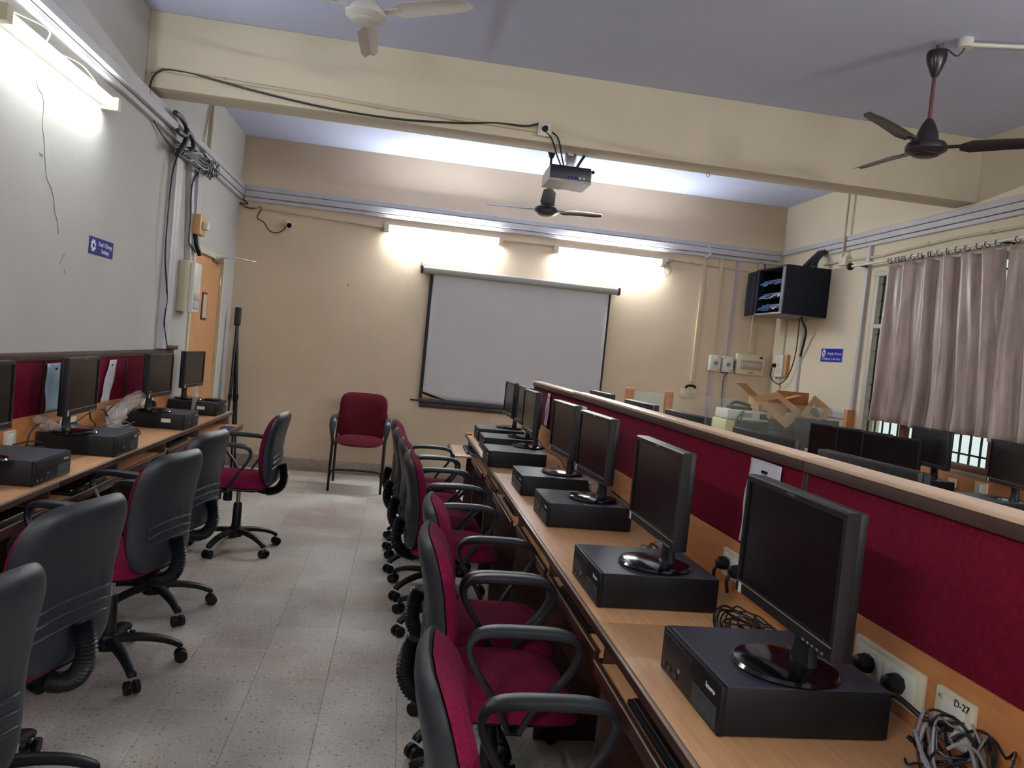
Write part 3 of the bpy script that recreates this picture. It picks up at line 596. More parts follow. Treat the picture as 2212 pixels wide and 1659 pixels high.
MB().cyl((0, .0, 0), (0, -3.6, 0), .0125).build('rod', WHITE, cr)
MB().lathe([(.001, -.035), (.02, -.03), (.035, -.008), (.035, .008), (.02, .03), (.001, .035)], (0, .02, 0)).build('finial', BLACK, cr)
for y in (-.1, -1.8): MB().tube([(0, y, 0), (.13, y, 0)], .01).build('wall_bracket', BLACK, cr)
rg = MB().tube([(0.021*math.cos(a), .003*math.sin(a), .021*math.sin(a)) for a in [k*PI/8 for k in range(17)]], .0035, 6).build('ring', mat('ring_brown', (60, 44, 40), .4), cr); rg.location = (0, -.58, -.01)
for y in (-.62, -.68, -.72, -.76, -.80, -.88, -.97, -1.0, -1.08, -1.12, -1.2, -1.29, -1.4, -1.5, -1.62, -1.7, -1.8, -1.98, -2.1, -2.25, -2.4, -2.55, -2.7): t = rg.copy(); COL.objects.link(t); t.location = (0, y, -.01); t.rotation_euler = (0, 0, random.uniform(-.5, .5))
# ------------------------------------------------------------------ desks and partitions
def desk(label, xe, xb, y0, y1, divs, trays, sgn):
    # xe: front edge, xb: back (panel), sgn=+1 when the sitter looks towards +X
    o = thing('computer_desk', label, 'desk', (xe, y0, 0)); w_ = abs(xb-xe); L_ = y1-y0
    def b(nm, m_, a0, a1, y_0, y_1, z0, z1, bev=.003, par=None): 
        xs = sorted((sgn*a0, sgn*a1)); return box(nm, m_, par or o, xs[0], xs[1], y_0, y_1, z0, z1, bev=bev)
    b('desk_top', WOOD, .008, w_, .002, L_-.002, .728, .75, .001)
    b('front_edge', DARKW, -.004, .0085, .0, L_, .722, .749, .003)
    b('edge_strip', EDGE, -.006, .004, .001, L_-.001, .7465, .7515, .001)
    for y in divs: b('side_panel', DARKW, .03, w_-.02, y-y0-.011, y-y0+.011, .0, .727, .002)
    b('modesty_panel', WOODS, w_-.035, w_-.02, .02, L_-.02, .12, .727, .002)
    for (ya, yb_, pull, op) in trays:
        t = b('keyboard_tray', WOOD, .03-pull, .36-pull, ya-y0, yb_-y0, .632, .645, .001)
        b('tray_edge', DARKW, .015-pull, .03-pull, ya-y0, yb_-y0, .612, .655, .003, t)
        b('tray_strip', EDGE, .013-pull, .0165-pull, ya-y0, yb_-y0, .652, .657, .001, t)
    return o
XE, XP = .603, 1.17
desk('light wood desk in the right row nearest the viewer, under the front two computers', XE, XP, -1.3, 2.045, [-.4, .45, 1.25, 2.03], [(.48, 1.235, .0, 1), (1.28, 2.01, .02, 1)], 1)
desk('light wood desk in the middle of the right row', XE, XP, 2.05, 5.02, [2.84, 3.64, 4.44], [(2.08, 2.81, .0, 0), (2.87, 3.61, .0, 0), (3.67, 4.41, .02, 0), (4.47, 4.99, .0, 0)], 1)
desk('light wood desk at the far end of the right row by the projection screen', XE, XP, 5.025, 6.58, [5.04, 5.85, 6.56], [(5.07, 5.83, .02, 0), (5.88, 6.54, .16, 0)], 1)
XEL, XPL = -1.375, -1.765
desk('light wood desk against the left wall nearest the viewer', XEL, XPL, -1.3, 3.43, [-.4, .5, 1.3, 2.1, 2.7, 3.42], [(2.12, 2.68, 0, 0), (2.72, 3.4, .02, 0), (1.32, 2.08, 0, 0)], -1)
desk('light wood desk against the left wall, far section ending by the door', XEL, XPL, 3.435, 6.74, [4.2, 5.0, 5.8, 6.72], [(3.46, 4.17, .02, 0), (4.22, 4.98, 0, 0), (5.03, 5.78, .0, 0), (5.83, 6.7, .12, 0)], -1)
def partition(label, y0, y1, ztop, x=XP, seams=()):
    o = thing('partition_panel', label, 'partition', (x, y0, 0)); L_ = y1-y0; dz = ztop-1.25
    box('wood_skirt', WOODS, o, 0, .06, .001, L_-.001, .74, .915, bev=.001)
    ss = [0]+[s_-y0 for s_ in seams]+[L_]
    for a, b_ in zip(ss, ss[1:]):
        box('fabric_panel', PANEL, o, .004, .056, a+.012, b_-.012, .915, 1.218+dz, bev=.003)
    for a in ss: box('seam_strip', BROWN, o, .0, .06, max(a-.012, 0), min(a+.012, L_), .915, 1.218+dz)
    box('top_edging', BROWN, o, -.012, .072, 0, L_, 1.218+dz, 1.249+dz, bev=.003)
    box('wood_cap', WOODC, o, -.014, .074, 0, L_, 1.249+dz, 1.262+dz, bev=.002)
    box('rear_skirt', WOODS, o, .0, .06, 0.001, L_-.001, .1, .74, bev=.001)
    return o
partition('maroon fabric partition with pale wood cap, nearest the viewer', -1.3, 2.03, 1.25)
partition('maroon fabric partition with pale wood cap, middle section behind the right row', 2.035, 5.02, 1.25)
partition('maroon fabric partition section at the far end in front of the projection screen', 5.025, 6.62, 1.243)
def lpart(label, y0, y1, seams, x=-1.80, ztop=1.25):
    o = thing('partition_panel', label, 'partition', (x, y0, 0)); L_ = y1-y0
    box('wood_skirt', WOODS, o, -.012, .03, 0, L_, .73, .935, bev=.001); ss = [0]+[s_-y0 for s_ in seams]+[L_]
    for a, b_ in zip(ss, ss[1:]): box('fabric_panel', PANEL, o, -.01, .03, a+.01, b_-.01, .935, 1.205, bev=.003)
    for a in ss: box('seam_strip', BROWN, o, -.01, .034, max(a-.01, 0), min(a+.01, L_), .935, 1.205)
    box('top_edging', BROWN, o, -.013, .038, 0, L_, 1.205, 1.243, bev=.003); return o
lpart('maroon fabric wall panel along the left wall, beside the viewer', -1.3, 3.40, [.9, 2.2])
lpart('maroon fabric wall panel with pinned papers along the left wall', 3.405, 6.30, [4.15, 5.3])
tag(box('wood_block', DARKW, None, XL, XL+.07, 6.12, 6.34, 1.244, 1.275, bev=.003), 'small dark wooden block on the end of the left wall panel', 'block')
# ------------------------------------------------------------------ computers
LO = 'lenovo'
def make_pc(label):
    o = thing('desktop_computer', label, 'computer', (0, 0, 0)); W2, D, HH = .169, .372, .104  # front at y=0 facing -Y, body to +Y
    MB().box(-W2, W2, .012, D, .004, HH, bev=.003).build('case', CASE, o)
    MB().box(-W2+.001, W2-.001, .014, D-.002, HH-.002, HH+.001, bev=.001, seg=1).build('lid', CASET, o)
    fr_ = MB().box(-W2, W2, 0, .014, .002, HH, bev=.003).build('front_bezel', BLACK, o)
    gx0, gx1, gz0, gz1 = W2-.135, W2-.01, .012, .056
    box('vent_recess', BLACKG, fr_, gx0, gx1, -.0006, .004, gz0, gz1)
    for k in range(8): box('vent_slat', SLAT, fr_, gx0, gx1, -.0035, .0, gz0+.001+k*.0056, gz0+.0038+k*.0056)
    box('drive_door', CASE, fr_, -W2+.02, W2-.15, -.0012, .002, .068, .094, bev=.0005, seg=1)
    for x in (-.15, -.115, -.075): box('port', BLACKG, fr_, x, x+.014, -.0015, .002, .016, .028)
    text('badge', LO, .017, WHITE, fr_, Mx((W2-.05, -.0008, .078), (1, 0, 0), (0, 0, 1)))
    MB().cyl((-.05, -.002, .04), (-.05, .002, .04), .006, n=12).build('power_button', METAL, fr_)
    for x in (-.12, .12):
        for y in (.04, D-.04): MB().cyl((x, y, 0), (x, y, .006), .01, n=8).build('foot', BLACK, o)
    return o
pc0 = make_pc('black desktop computer nearest the viewer at lower right'); index(pc0)
def place(proto, used, label, loc, rz, group=None):
    if not used: used.append(1); proto.location = loc; proto.rotation_euler = (0, 0, rz); proto['label'] = label; return proto
    return dup(proto, loc, rz, label, group)
used = []
GR = 'desktop computers on the right row'; GL = 'desktop computers on the left desk'
R90 = -PI/2   # local -Y faces world -X
RPC = [(.687, 1.411, 0, 'black desktop computer nearest the viewer at lower right'),
       (.634, 2.158, 0, 'black desktop computer second from the viewer on the right row'),
       (.674, 3.172, 0, 'black desktop computer third from the viewer on the right row, by the maroon partition'),
       (.665, 3.850, 0, 'black desktop computer fourth on the right row, with a brown stand base on it'),
       (.592, 4.735, 0, 'black desktop computer fifth on the right row, pulled forward to the desk edge'),
       (.638, 5.440, 0, 'black desktop computer second from the far end of the right row'),
       (.655, 6.034, 0, 'black desktop computer at the far end of the right row')]
for x, y, a, l_ in RPC:
    o = place(pc0, used, l_, (x, y+.169, .75), -PI/2+a)
LPC = [(-1.405, 3.272, 0, 'black desktop computer at the left edge of the picture'), (-1.385, 4.085, 0, 'black desktop computer on the left desk under the monitor before the blue paper'),
       (-1.378, 5.30, .0, 'black desktop computer with white tag in the middle of the left desk'), (-1.40, 6.27, .0, 'black desktop computer with white tag at the far end of the left desk')]
for x, y, a, l_ in LPC:
    o = dup(pc0, (x, y+.169, .75), PI/2+a, l_)
    if 'white tag' in l_: box('asset_tag', WHITE, o, -.1695-.0008, -.1695, .09, .15, .045, .07)
for o in list(COL.objects):
    if o.get('category') == 'computer': o['group'] = GR if o.location.x > 0 else GL
# monitor: screen faces -Y, base centre at origin (stands on z=0)
def make_monitor(label, w_=.438, h_=.285, zb=.10, tilt=0, neck=True, basem=BLACKG):
    o = thing('monitor', label, 'monitor', (0, 0, 0)); hw = w_/2
    R_ = Matrix.Translation((0, 0, zb)) @ Matrix.Rotation(math.radians(tilt), 4, 'X')
    bt, bs, bb_ = .016, .014, .03
    # front frame as one closed ring
    mb = MB(); bm = mb.bm; y0, y1 = -.03, -.006
    out_ = [(-hw, 0), (hw, 0), (hw, h_), (-hw, h_)]; inn = [(-hw+bs, bb_), (hw-bs, bb_), (hw-bs, h_-bt), (-hw+bs, h_-bt)]
    V = [[bm.verts.new((a, y, b_)) for a, b_ in ring] for ring, y in ((out_, y1), (out_, y0+.004), ([(x*.99, z+(.004 if z == 0 else -.004)) for x, z in out_], y0), (inn, y0), (inn, y0+.008))]
    for A, B in zip(V, V[1:]):
        for i in range(4): bm.faces.new((A[i], A[(i+1) % 4], B[(i+1) % 4], B[i]))
    bmesh.ops.transform(bm, matrix=R_, verts=bm.verts); fr_ = mb.build('bezel', BEZEL, o)
    MB().box(-hw+bs-.002, hw-bs+.002, y0+.005, y0+.010, bb_-.002, h_-bt+.002, M=R_).build('screen', SCREENM, o)
    MB().box(-hw, hw, -.006, .012, 0, h_, bev=.004, M=R_).build('rear_shell', BLACK, o)
    MB().box(-hw*.72, hw*.72, .010, .034, h_*.14, h_*.84, bev=.008, M=R_).build('rear_bulge', BLACK, o)
    box_ = MB().box(-hw+.018, -hw+.032, y0-.0012, y0, .002, .026, M=R_).build('asset_sticker', WHITE, fr_)
    text('badge', LO, .011, METAL, fr_, R_ @ Mx((-.0, y0-.0004, h_-.008), (1, 0, 0), (0, 0, 1)))
    for k in range(5): MB().box(hw-.11+k*.018, hw-.103+k*.018, y0-.001, y0+.001, .004, .008, M=R_).build('button', CABLEG, fr_)
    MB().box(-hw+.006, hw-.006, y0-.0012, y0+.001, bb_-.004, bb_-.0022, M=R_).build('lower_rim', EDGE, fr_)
    if neck:
        MB().sweep([(0, .04, .012), (0, .042, .05), (0, .036, zb+.03), (0, .03, zb+.1)], (1, 0, 0), [.045, .034, .034, .04], [.018, .014, .012, .012]).build('stand_neck', BLACK, o)
        MB().lathe([(.001, 0), (.108, 0), (.113, .006), (.108, .013), (.09, .017), (.001, .02)], (0, .0, 0), 40).build('stand_base', basem, o)
    return o
mon0 = make_monitor('black monitor closest to the viewer at lower right'); index(mon0); um = []
MR = [(.875, 1.515, -1.2, 1, 'large black monitor closest to the viewer at lower right'),
      (.84, 2.28, 0, 1, 'black monitor on the second computer from the viewer, right row'),
      (.905, 3.33, 3.7, 1, 'black monitor on the third computer from the viewer, right row'),
      (.91, 4.02, 3.1, 1, 'black monitor on the fourth computer, its round base brown'),
      (.90, 5.06, 1, 1, 'black monitor on the fifth computer of the right row'),
      (.94, 5.62, 1.3, 1, 'black monitor half hidden, second from the far end of the right row'),
      (.93, 6.25, 1.3, 1, 'black monitor at the far end of the right row, before the projection screen')]
BROWNB = mat('brown_gloss', (58, 34, 44), .18)
for k, (x, y, a, _, l_) in enumerate(MR):
    o = place(mon0, um, l_, (x, y, .855), -PI/2+math.radians(a)); o['group'] = 'monitors on the right row'
    if k == 3:
        for c in COL.objects:
            if c.parent == o and c.name.startswith('stand_base'): c.data = c.data.copy(); c.data.materials[0] = BROWNB
for x, y, a, l_ in ((-1.60, 3.22, 2, 'black monitor cut by the left edge of the picture'), (-1.61, 4.153, 3, 'black monitor in front of the blue paper on the left desk'), (-1.60, 5.384, -2.5, 'black monitor in the middle of the left desk, near the end of the maroon panel'), (-1.655, 6.43, -4.6, 'smaller looking black monitor at the far end of the left desk, before the door')):
    o = dup(mon0, (x, y, .855), PI/2+math.radians(a), l_, 'monitors on the left desk')
# leads hanging from the far monitors and the cable heaps behind the computers
def heap(label, c, n, r, h, mats=(CABLE,), group='cable heaps on the desks', seed=0, sx=1, sy=1):
    rnd = random.Random(seed); o = thing('cable_heap', label, 'cables', c, 0, group)
    for i in range(n):
        ph = rnd.uniform(0, 6); q = []; a0 = rnd.uniform(.4, 1)
        ox, oy = rnd.uniform(-.3, .3)*r, rnd.uniform(-.3, .3)*r
        for k in range(18):
            a = ph+k*.42; rr = r*a0*(1+.2*math.sin(k*.7+ph))
            q.append((sx*(ox+rr*math.cos(a)), sy*(oy+rr*math.sin(a)), .006+h*(.5+.5*math.sin(k*.55+ph*2))*rnd.uniform(.5, 1)))
        MB().tube(bez(q, 3), .0026+.0008*(i % 2), 6).build('cable', rnd.choice(mats), o)
    return o
heap('large black and grey cable heap at the lower right corner beside the marked socket', (1.085, 1.27, .75), 11, .075, .11, (CABLE, CABLE, CABLEG), seed=1, sy=1.1)
heap('black coiled cable heap on the desk behind the second monitor from the viewer', (1.0, 1.98, .75), 8, .075, .05, (CABLE,), seed=2, sy=1.4)
heap('small grey cable heap between the second and third computers of the right row', (1.03, 2.72, .75), 6, .08, .05, (CABLE, CABLEG), seed=3, sy=1.6)
heap('grey cable heap between the fourth and fifth computers of the right row', (1.05, 4.45, .75), 7, .09, .07, (CABLE, CABLEG), seed=4, sy=1.4)
heap('black cable heap behind the nearest computer of the left desk', (-1.68, 3.86, .75), 8, .07, .06, (CABLE, CABLEG), seed=5, sy=1.7)
heap('cable heap between the second and third computers of the left desk', (-1.65, 4.9, .75), 9, .08, .07, (CABLE, CABLEG), seed=6, sy=2.2)
def wrapsheet(label, pts, wd, seed):
    rnd = random.Random(seed); o = thing('plastic_bag', label, 'plastic bag', pts[0]); P_ = bez([Vector(p)-Vector(pts[0]) for p in pts], 8); mb = MB(); rings = []
    for i, p in enumerate(P_):
        t = (P_[min(i+1, len(P_)-1)]-P_[max(i-1, 0)]).normalized(); a = t.orthogonal().normalized(); b_ = t.cross(a)
        rings.append([p+(a*math.cos(2*PI*k/12)+b_*math.sin(2*PI*k/12))*wd*(.35+.65*math.sin(PI*min(1, (i+2)/(len(P_)+2))))*rnd.uniform(.55, 1.1) for k in range(12)])
    mb.ring_loft(rings).build('crumpled_film', WRAP, o, ang=15); return o
wrapsheet('crumpled clear plastic bag between third and fourth monitors of the right row', [(.94, 3.58, 1.0), (.96, 3.6, .93), (.99, 3.56, .86), (1.04, 3.52, .78)], .035, 1)
wrapsheet('crumpled clear plastic bag hanging behind the third computer by the partition', [(1.10, 3.05, .95), (1.09, 3.03, .87), (1.1, 3.0, .79)], .03, 2)
wrapsheet('long crumpled plastic bag leaning on the third computer of the left desk', [(-1.60, 5.25, 1.0), (-1.66, 5.05, .92), (-1.64, 4.8, .84), (-1.6, 4.62, .77)], .05, 3)
wrapsheet('small plastic wrapped packet beside the monitor base on the left desk', [(-1.73, 4.0, .93), (-1.7, 4.05, .9), (-1.66, 4.12, .87)], .03, 4)
wrapsheet('clear plastic bag below the second monitor of the right row', [(.93, 2.52, .93), (.97, 2.5, .86), (1.02, 2.46, .78)], .03, 5)
wrapsheet('pale plastic bag stuffed by the partition near the fifth monitor', [(1.08, 4.72, 1.0), (1.1, 4.65, .93), (1.09, 4.5, .84), (1.08, 4.4, .77)], .045, 6)
wrapsheet('clear plastic sleeve hanging beside the far left monitor', [(-1.52, 6.1, .99), (-1.52, 6.08, .9), (-1.53, 6.06, .8)], .022, 7)
# socket plates along the skirts
def plate(label, x, y, z, w_, h_, side, plugs=(), rock=(), m_=IVORY, group=None):
    o = thing('socket_plate', label, 'socket', (x, y, z), 0, group); s_ = side; N_ = Vector((s_, 0, 0))
    def b(nm, mm, n0, n1, ya, yb_, za, zb_, bev=.002): xs = sorted((n0*s_, n1*s_)); return box(nm, mm, o, xs[0], xs[1], ya, yb_, za, zb_, bev=bev)
    b('plate', m_, 0, .014, -w_/2, w_/2, -h_/2, h_/2, .004); b('inner_panel', WHITE, .013, .016, -w_/2+.02, w_/2-.02, -h_/2+.014, h_/2-.014, .001)
    for yy in rock: b('rocker_switch', WHITE, .015, .021, yy-.009, yy+.009, -.024, .026)
    for yy in plugs:
        p = MB().lathe([(.001, 0), (.021, 0), (.024, .012), (.02, .034), (.012, .04), (.001, .041)], n=7)
        bmesh.ops.transform(p.bm, matrix=Mx((s_*.016, yy, 0), (0, 1, 0), (0, 0, 1)) if s_ > 0 else Mx((-.016, yy, 0), (0, -1, 0), (0, 0, 1)), verts=p.bm.verts); p.build('plug', BLACK, o)
        MB().tube(bez([(s_*.05, yy, -.005), (s_*.06, yy, -.03), (s_*.05, yy+.01, -.07)]), .006).build('plug_lead', CABLE, o)
    return o
GS = 'socket plates above the desks'
plate('long white socket plate with two black plugs beside the nearest monitor', XP, 1.575, .828, .245, .094, -1, (.055, -.055), (.012, -.012), group=GS)
dp = plate('ivory socket plate hand-marked D-27 at the lower right', XP, 1.36, .828, .105, .1, -1, (), (), group=GS)
text('marker_writing', 'D-27', .02, BLACK, dp, Mx((-.0165, -.025, .036), (0, -1, 0), (0, 0, 1)))
text('marker_writing', 'x:', .018, CABLEG, dp, Mx((-.0165, .035, .034), (0, -1, 0), (0, 0, 1)))
MB().tube(bez([(-.016, -.0, -.012), (-.05, .03, -.015), (-.07, .1, .0), (-.06, .16, -.05)]), .006).build('network_lead', CABLE, dp); MB().box(-.035, -.014, -.012, .01, -.022, -.006, bev=.002).build('network_plug', BLACK, dp)
plate('white socket plate with two plugs left of the nearest monitor', XP, 2.36, .835, .24, .094, -1, (.075, -.03), (.02, .0), group=GS)
plate('white socket plate visible right of the third monitor', XP, 3.02, .855, .1, .094, -1, (), (.0,), group=GS)
plate('white socket plate beside the plastic bag near the fifth monitor', XP, 4.7, .86, .2, .09, -1, (.04,), (), group=GS)
xl = -1.77
plate('white socket plate with black plug at the left edge of the picture', xl, 3.62, .835, .2, .1, 1, (-.04,), (.03,), group=GS)
plate('white switch plate right of the plug at the left edge', xl, 3.83, .84, .1, .09, 1, (), (0.,), group=GS)
plate('white socket plate behind the monitor with the blue paper', xl, 4.45, .84, .2, .09, 1, (.03,), (), group=GS)
plate('long white socket plate in the middle of the left desk', xl, 5.15, .86, .3, .09, 1, (), (-.05, .0), group=GS)
plate('white socket plate with two plugs behind the third monitor of the left desk', xl, 5.75, .86, .25, .09, 1, (-.05, .05), (.09,), group=GS)
# leads over the left desk
def lead(label, P_, r=.004): return tag(MB().tube(bez(P_), r, 7).build('cable', CABLE), label, 'cable', 'loose leads on the desks')
lead('black lead arching from the left wall plate to the second computer on the left desk', [(-1.75, 3.83, .82), (-1.70, 3.92, .83), (-1.66, 4.0, .80), (-1.73, 4.1, .8)])
lead('thin black lead arching above the skirt left of the blue-paper monitor', [(-1.72, 3.9, .77), (-1.73, 3.95, .86), (-1.73, 4.05, .9), (-1.72, 4.12, .88)])
lead('black lead from under the blue-paper monitor down to the desk', [(-1.58, 4.25, .95), (-1.6, 4.33, .9), (-1.62, 4.45, .86), (-1.66, 4.52, .77)])
lead('black lead arching between socket plates on the left desk', [(-1.74, 4.5, .86), (-1.7, 4.7, .92), (-1.7, 4.85, .86), (-1.68, 4.9, .77)])
lead('second black lead rising to the middle plate of the left desk', [(-1.7, 4.75, .77), (-1.71, 4.85, .88), (-1.74, 5.05, .91)])
lead('black lead under the third monitor of the right row', [(.92, 3.1, .94), (.98, 3.12, .9), (1.04, 3.05, .86)])
lead('black lead trailing across the fifth computer of the right row', [(.93, 4.95, .93), (.98, 4.8, .87), (1.02, 4.62, .86), (1.06, 4.5, .76)])
lead('black lead behind the third computer dropping onto the desk', [(1.0, 3.18, .862), (1.05, 3.08, .862), (1.1, 3.0, .85), (1.13, 2.9, .76)])
# keyboards and mice on the trays
kb = thing('keyboard', 'black keyboard', 'keyboard', (0, 0, 0)); MB().box(-.21, .21, -.065, .065, 0, .016, bev=.005).build('body', BLACK, kb)
for r_ in range(5):
    MB().box(-.2, .2, -.055+r_*.023, -.036+r_*.023, .014, .021, bev=.002, seg=1).build('key_row', BLACKG, kb)
index(kb); uk = []
for x, y, rz, l_ in ((.685, 1.56, -PI/2, 'black keyboard on the wooden tray at the lower right'), (.70, 2.44, -PI/2, 'black keyboard on the tray beneath the second computer'), (.70, 4.05, -PI/2, 'black keyboard on the half-open tray mid right row'),
                     (.64, 6.22, -PI/2, 'black keyboard on the pulled-out tray at the far end of the right row'), (-1.46, 3.08, PI/2, 'black keyboard on the tray beneath the left edge computer'), (-1.46, 3.83, PI/2, 'black keyboard on the tray behind the nearest left chair'), (-1.49, 5.4, PI/2, 'black keyboard on the tray in the middle of the left desk')):
    place(kb, uk, l_, (x, y, .6455), rz)['group'] = 'keyboards on the trays'
tag(MB().box(.60, .67, 5.9, 5.99, .6455, .662, bev=.003).build('notebook', mat('notebook_blue', (50, 84, 170), .5)), 'small blue notebook on the pulled-out tray at the far right-row end', 'notebook')
tag(MB().box(-1.36, -1.28, 6.25, 6.4, .6455, .668, bev=.004).build('notebook', mat('box_blue', (54, 60, 110), .5)), 'blue packet on the pulled-out tray at the end of the left desk', 'packet')
tag(MB().box(-1.53, -1.42, 6.40, 6.5, .856, .872, bev=.006).build('adapter_box', BLACK), 'small black adapter on top of the far computer of the left desk', 'adapter')
tag(MB().box(.6, .65, 6.43, 6.5, .7515, .765, bev=.003).build('duster', mat('orange', (190, 120, 60), .6)), 'small orange block at the far corner of the right desk', 'block')
tag(MB().box(1.08, 1.155, 4.55, 4.63, .7515, .99, bev=.004).build('cardboard_box', CARDD), 'narrow brown carton standing against the partition behind the fifth computer', 'carton')
# papers pinned to the panels
def paper(label, x, y0, y1, z0, z1, s_, m_=PAPER, lean=0, pins=2, curl=.02):
    o = thing('pinned_paper', label, 'paper', (x, (y0+y1)/2, z0)); w_, h_ = y1-y0, z1-z0; mb = MB(); g = {}; n1, n2 = 8, 14
    for i in range(n1+1):
        for j in range(n2+1):
            u, v = i/n1, j/n2; g[i, j] = mb.bm.verts.new((s_*(.004+curl*max(0, abs(u-.5)*2-.4)**2*(.3+(1-v))+.003*math.sin(v*9+u*3)), (u-.5)*w_*(1-.08*v*v)+lean*v, v*h_))
    for i in range(n1):
        for j in range(n2): mb.bm.faces.new((g[i, j], g[i+1, j], g[i+1, j+1], g[i, j+1]))
    sh = mb.build('sheet', m_, o, ang=80); sh.modifiers.new('thickness', 'SOLIDIFY').thickness = .0008
    for k in range(pins): MB().cyl((s_*.004, (k-.5)*.02+lean*.9, h_*.88), (s_*.012, (k-.5)*.02+lean*.9, h_*.88), .005, n=8).build('pin', BLACK, o)
    return o
XF = XP+.002
paper('white paper with black pins on the maroon partition above the nearest monitor', XF, 2.15, 2.38, .93, 1.21, -1)
paper('white paper strip pinned on the far partition behind the fifth monitor', XF, 5.82, 5.95, .93, 1.19, -1, pins=1)
paper('white paper top showing above the third monitor on the partition', XF, 4.62, 4.80, .95, 1.185, -1)
paper('pale blue paper pinned on the left wall panel', -1.768, 4.14, 4.40, .94, 1.19, 1, PAPERB, pins=1, curl=.03)
paper('crumpled white paper hanging slanted on the left wall panel', -1.768, 4.86, 5.0, .935, 1.19, 1, PAPER, lean=.12, pins=1)
# ------------------------------------------------------------------ other desk rows beyond the partition
desk('desk behind the partition facing the windows', 1.80, 1.232, -1.3, 6.58, [0, 2.4, 4.8, 6.56], [], -1)
mw = make_monitor('w', w_=.475, h_=.29, zb=.11, tilt=-2); index(mw); uw = []
for y, z, l_ in ((5.33, .862, 'back of a black monitor peeking over the partition, farthest one'), (4.42, .86, 'back of a black monitor peeking over the partition, second from the far end'), (3.67, .862, 'back of a black monitor peeking over the partition, third from the far end'),
              (2.82, .859, 'back of a black monitor rising above the partition in front of the stacked equipment'), (2.15, .856, 'back of a black monitor over the partition nearest the curtains')):
    place(mw, uw, l_, (1.44, y, .75 if False else z), PI/2+math.radians(3))['group'] = 'monitors behind the partition'
    
pw = [dup(pc0, (1.70, y+.0, .75), PI/2, l_, 'computers behind the partition') for y, l_ in ((5.33, 'computer hidden under the farthest monitor behind the partition'), (4.42, 'computer under the second farthest monitor behind the partition'), (3.67, 'computer under the third farthest monitor behind the partition'), (2.82, 'computer under the monitor before the stacked equipment'), (2.15, 'computer under the monitor nearest the curtains behind the partition'))]
desk('desk along the window wall with monitors on it', 3.62, 4.205, -1.3, 6.5, [0, 2.4, 4.8, 6.48], [], 1)
wsk = thing('back_board', 'brown wooden board behind the window wall desk', 'board', (4.205, 3.0, .75)); box('board', WOODS, wsk, 0, .025, -4, 3.5, 0, .15, bev=.002)
for x, y, a, l_ in ((3.97, 5.19, -3, 'black monitor in front of the window grill, under the left curtain'), (3.93, 4.38, -12, 'black monitor cut by the right edge, in front of the window grill')):
    dup(mon0, (x, y, .855-.015), -PI/2+math.radians(a), l_, 'monitors on the window wall desk')
    dup(pc0, (x-.28, y, .75), -PI/2, l_.replace('black monitor', 'black computer below the monitor'), 'computers on the window wall desk')
plate('white switch plate on the board under the window, between the monitors', 4.205, 4.93, .84, .12, .09, -1, (), (.0,), group=GS)
plate('small white socket under the window behind the left monitor', 4.205, 5.22, .83, .08, .07, -1, (), (), group=GS)
for x, y, a, l_ in ((3.60, 5.86, -38, 'dark monitor at left of three crowded together near the glass partition'), (3.66, 5.56, -38, 'dark monitor in the middle of three crowded together near the glass partition'), (3.68, 5.24, -38, 'dark monitor at right of three crowded together near the glass partition')):
    dup(mon0, (x, y, .758), math.radians(-60+a+38), l_, 'crowded monitors at the far end of the window desk')
# ------------------------------------------------------------------ glass partition by the back corner
gp = thing('glass_partition', 'low glass partition with wooden posts in front of the back right corner', 'partition', (2.0, 6.66, 0))
for x, w_, t_ in ((.05, .07, 1.27), (.42, .07, 1.27), (2.2, .07, 1.262)): box('wood_post', WOODS, gp, x-.035, x+.035, -.03, .03, 0, t_, bev=.003)
box('glass_pane', GLASSF, gp, .09, .38, -.004, .004, .75, 1.25); box('glass_pane', mat('thin_glass', (214, 224, 214), .03, alpha=.1, spec=.6), gp, .46, 2.16, -.004, .004, .75, 1.26)
box('lower_panel', WOODS, gp, .0, 2.23, -.01, .01, 0, .75, bev=.002)
# ------------------------------------------------------------------ stored equipment behind the glass
tb = thing('storage_table', 'wooden table holding stacked equipment behind the glass partition', 'table', (3.1, 7.0, 0))
box('table_top', WOOD, tb, 0, 1.1, 0, .9, .72, .75, bev=.003)
for x, y in ((.04, .04), (1.06, .04), (.04, .86), (1.06, .86)): box('leg', DARKW, tb, x-.02, x+.02, y-.02, y+.02, 0, .72)
pj1 = thing('old_projector', 'large projector with cream sides and black front on the storage table', 'projector', (3.43, 7.25, .75))
MB().box(-.23, .2, -.12, .22, .12, .29, bev=.02).build('housing', mat('yellowed', (196, 196, 150), .5), pj1); MB().box(-.13, .2, -.13, -.11, .115, .285, bev=.008).build('front_face', BLACK, pj1)
MB().cyl((.12, -.13, .2), (.12, -.15, .2), .055, n=24).build('lens', BLACKG, pj1); MB().box(-.24, .1, -.1, .2, 0, .12, bev=.01).build('base_unit', CASE, pj1)
pj2 = thing('old_projector', 'white flat projector with a vent grille on top of the black projector', 'projector', (3.45, 7.28, 1.045))
MB().box(-.24, .2, -.15, .15, 0, .095, bev=.012).build('housing', WHITE, pj2)
for k in range(8): box('vent_slat', CABLEG, pj2, -.11+k*.017, -.1+k*.017, -.153, -.149, .03, .075)
box('port_panel', BLACK, pj2, .1, .19, -.153, -.149, .02, .075)
dk = thing('desk_phone', 'black desk telephone on the white projector', 'telephone', (3.41, 7.28, 1.141)); MB().box(-.12, .1, -.06, .08, 0, .03, bev=.008).build('body', BLACK, dk); MB().tube(bez([(-.11, 0, .045), (-.06, 0, .07), (.03, 0, .06), (.1, 0, .045)]), .016).build('handset', BLACK, dk)
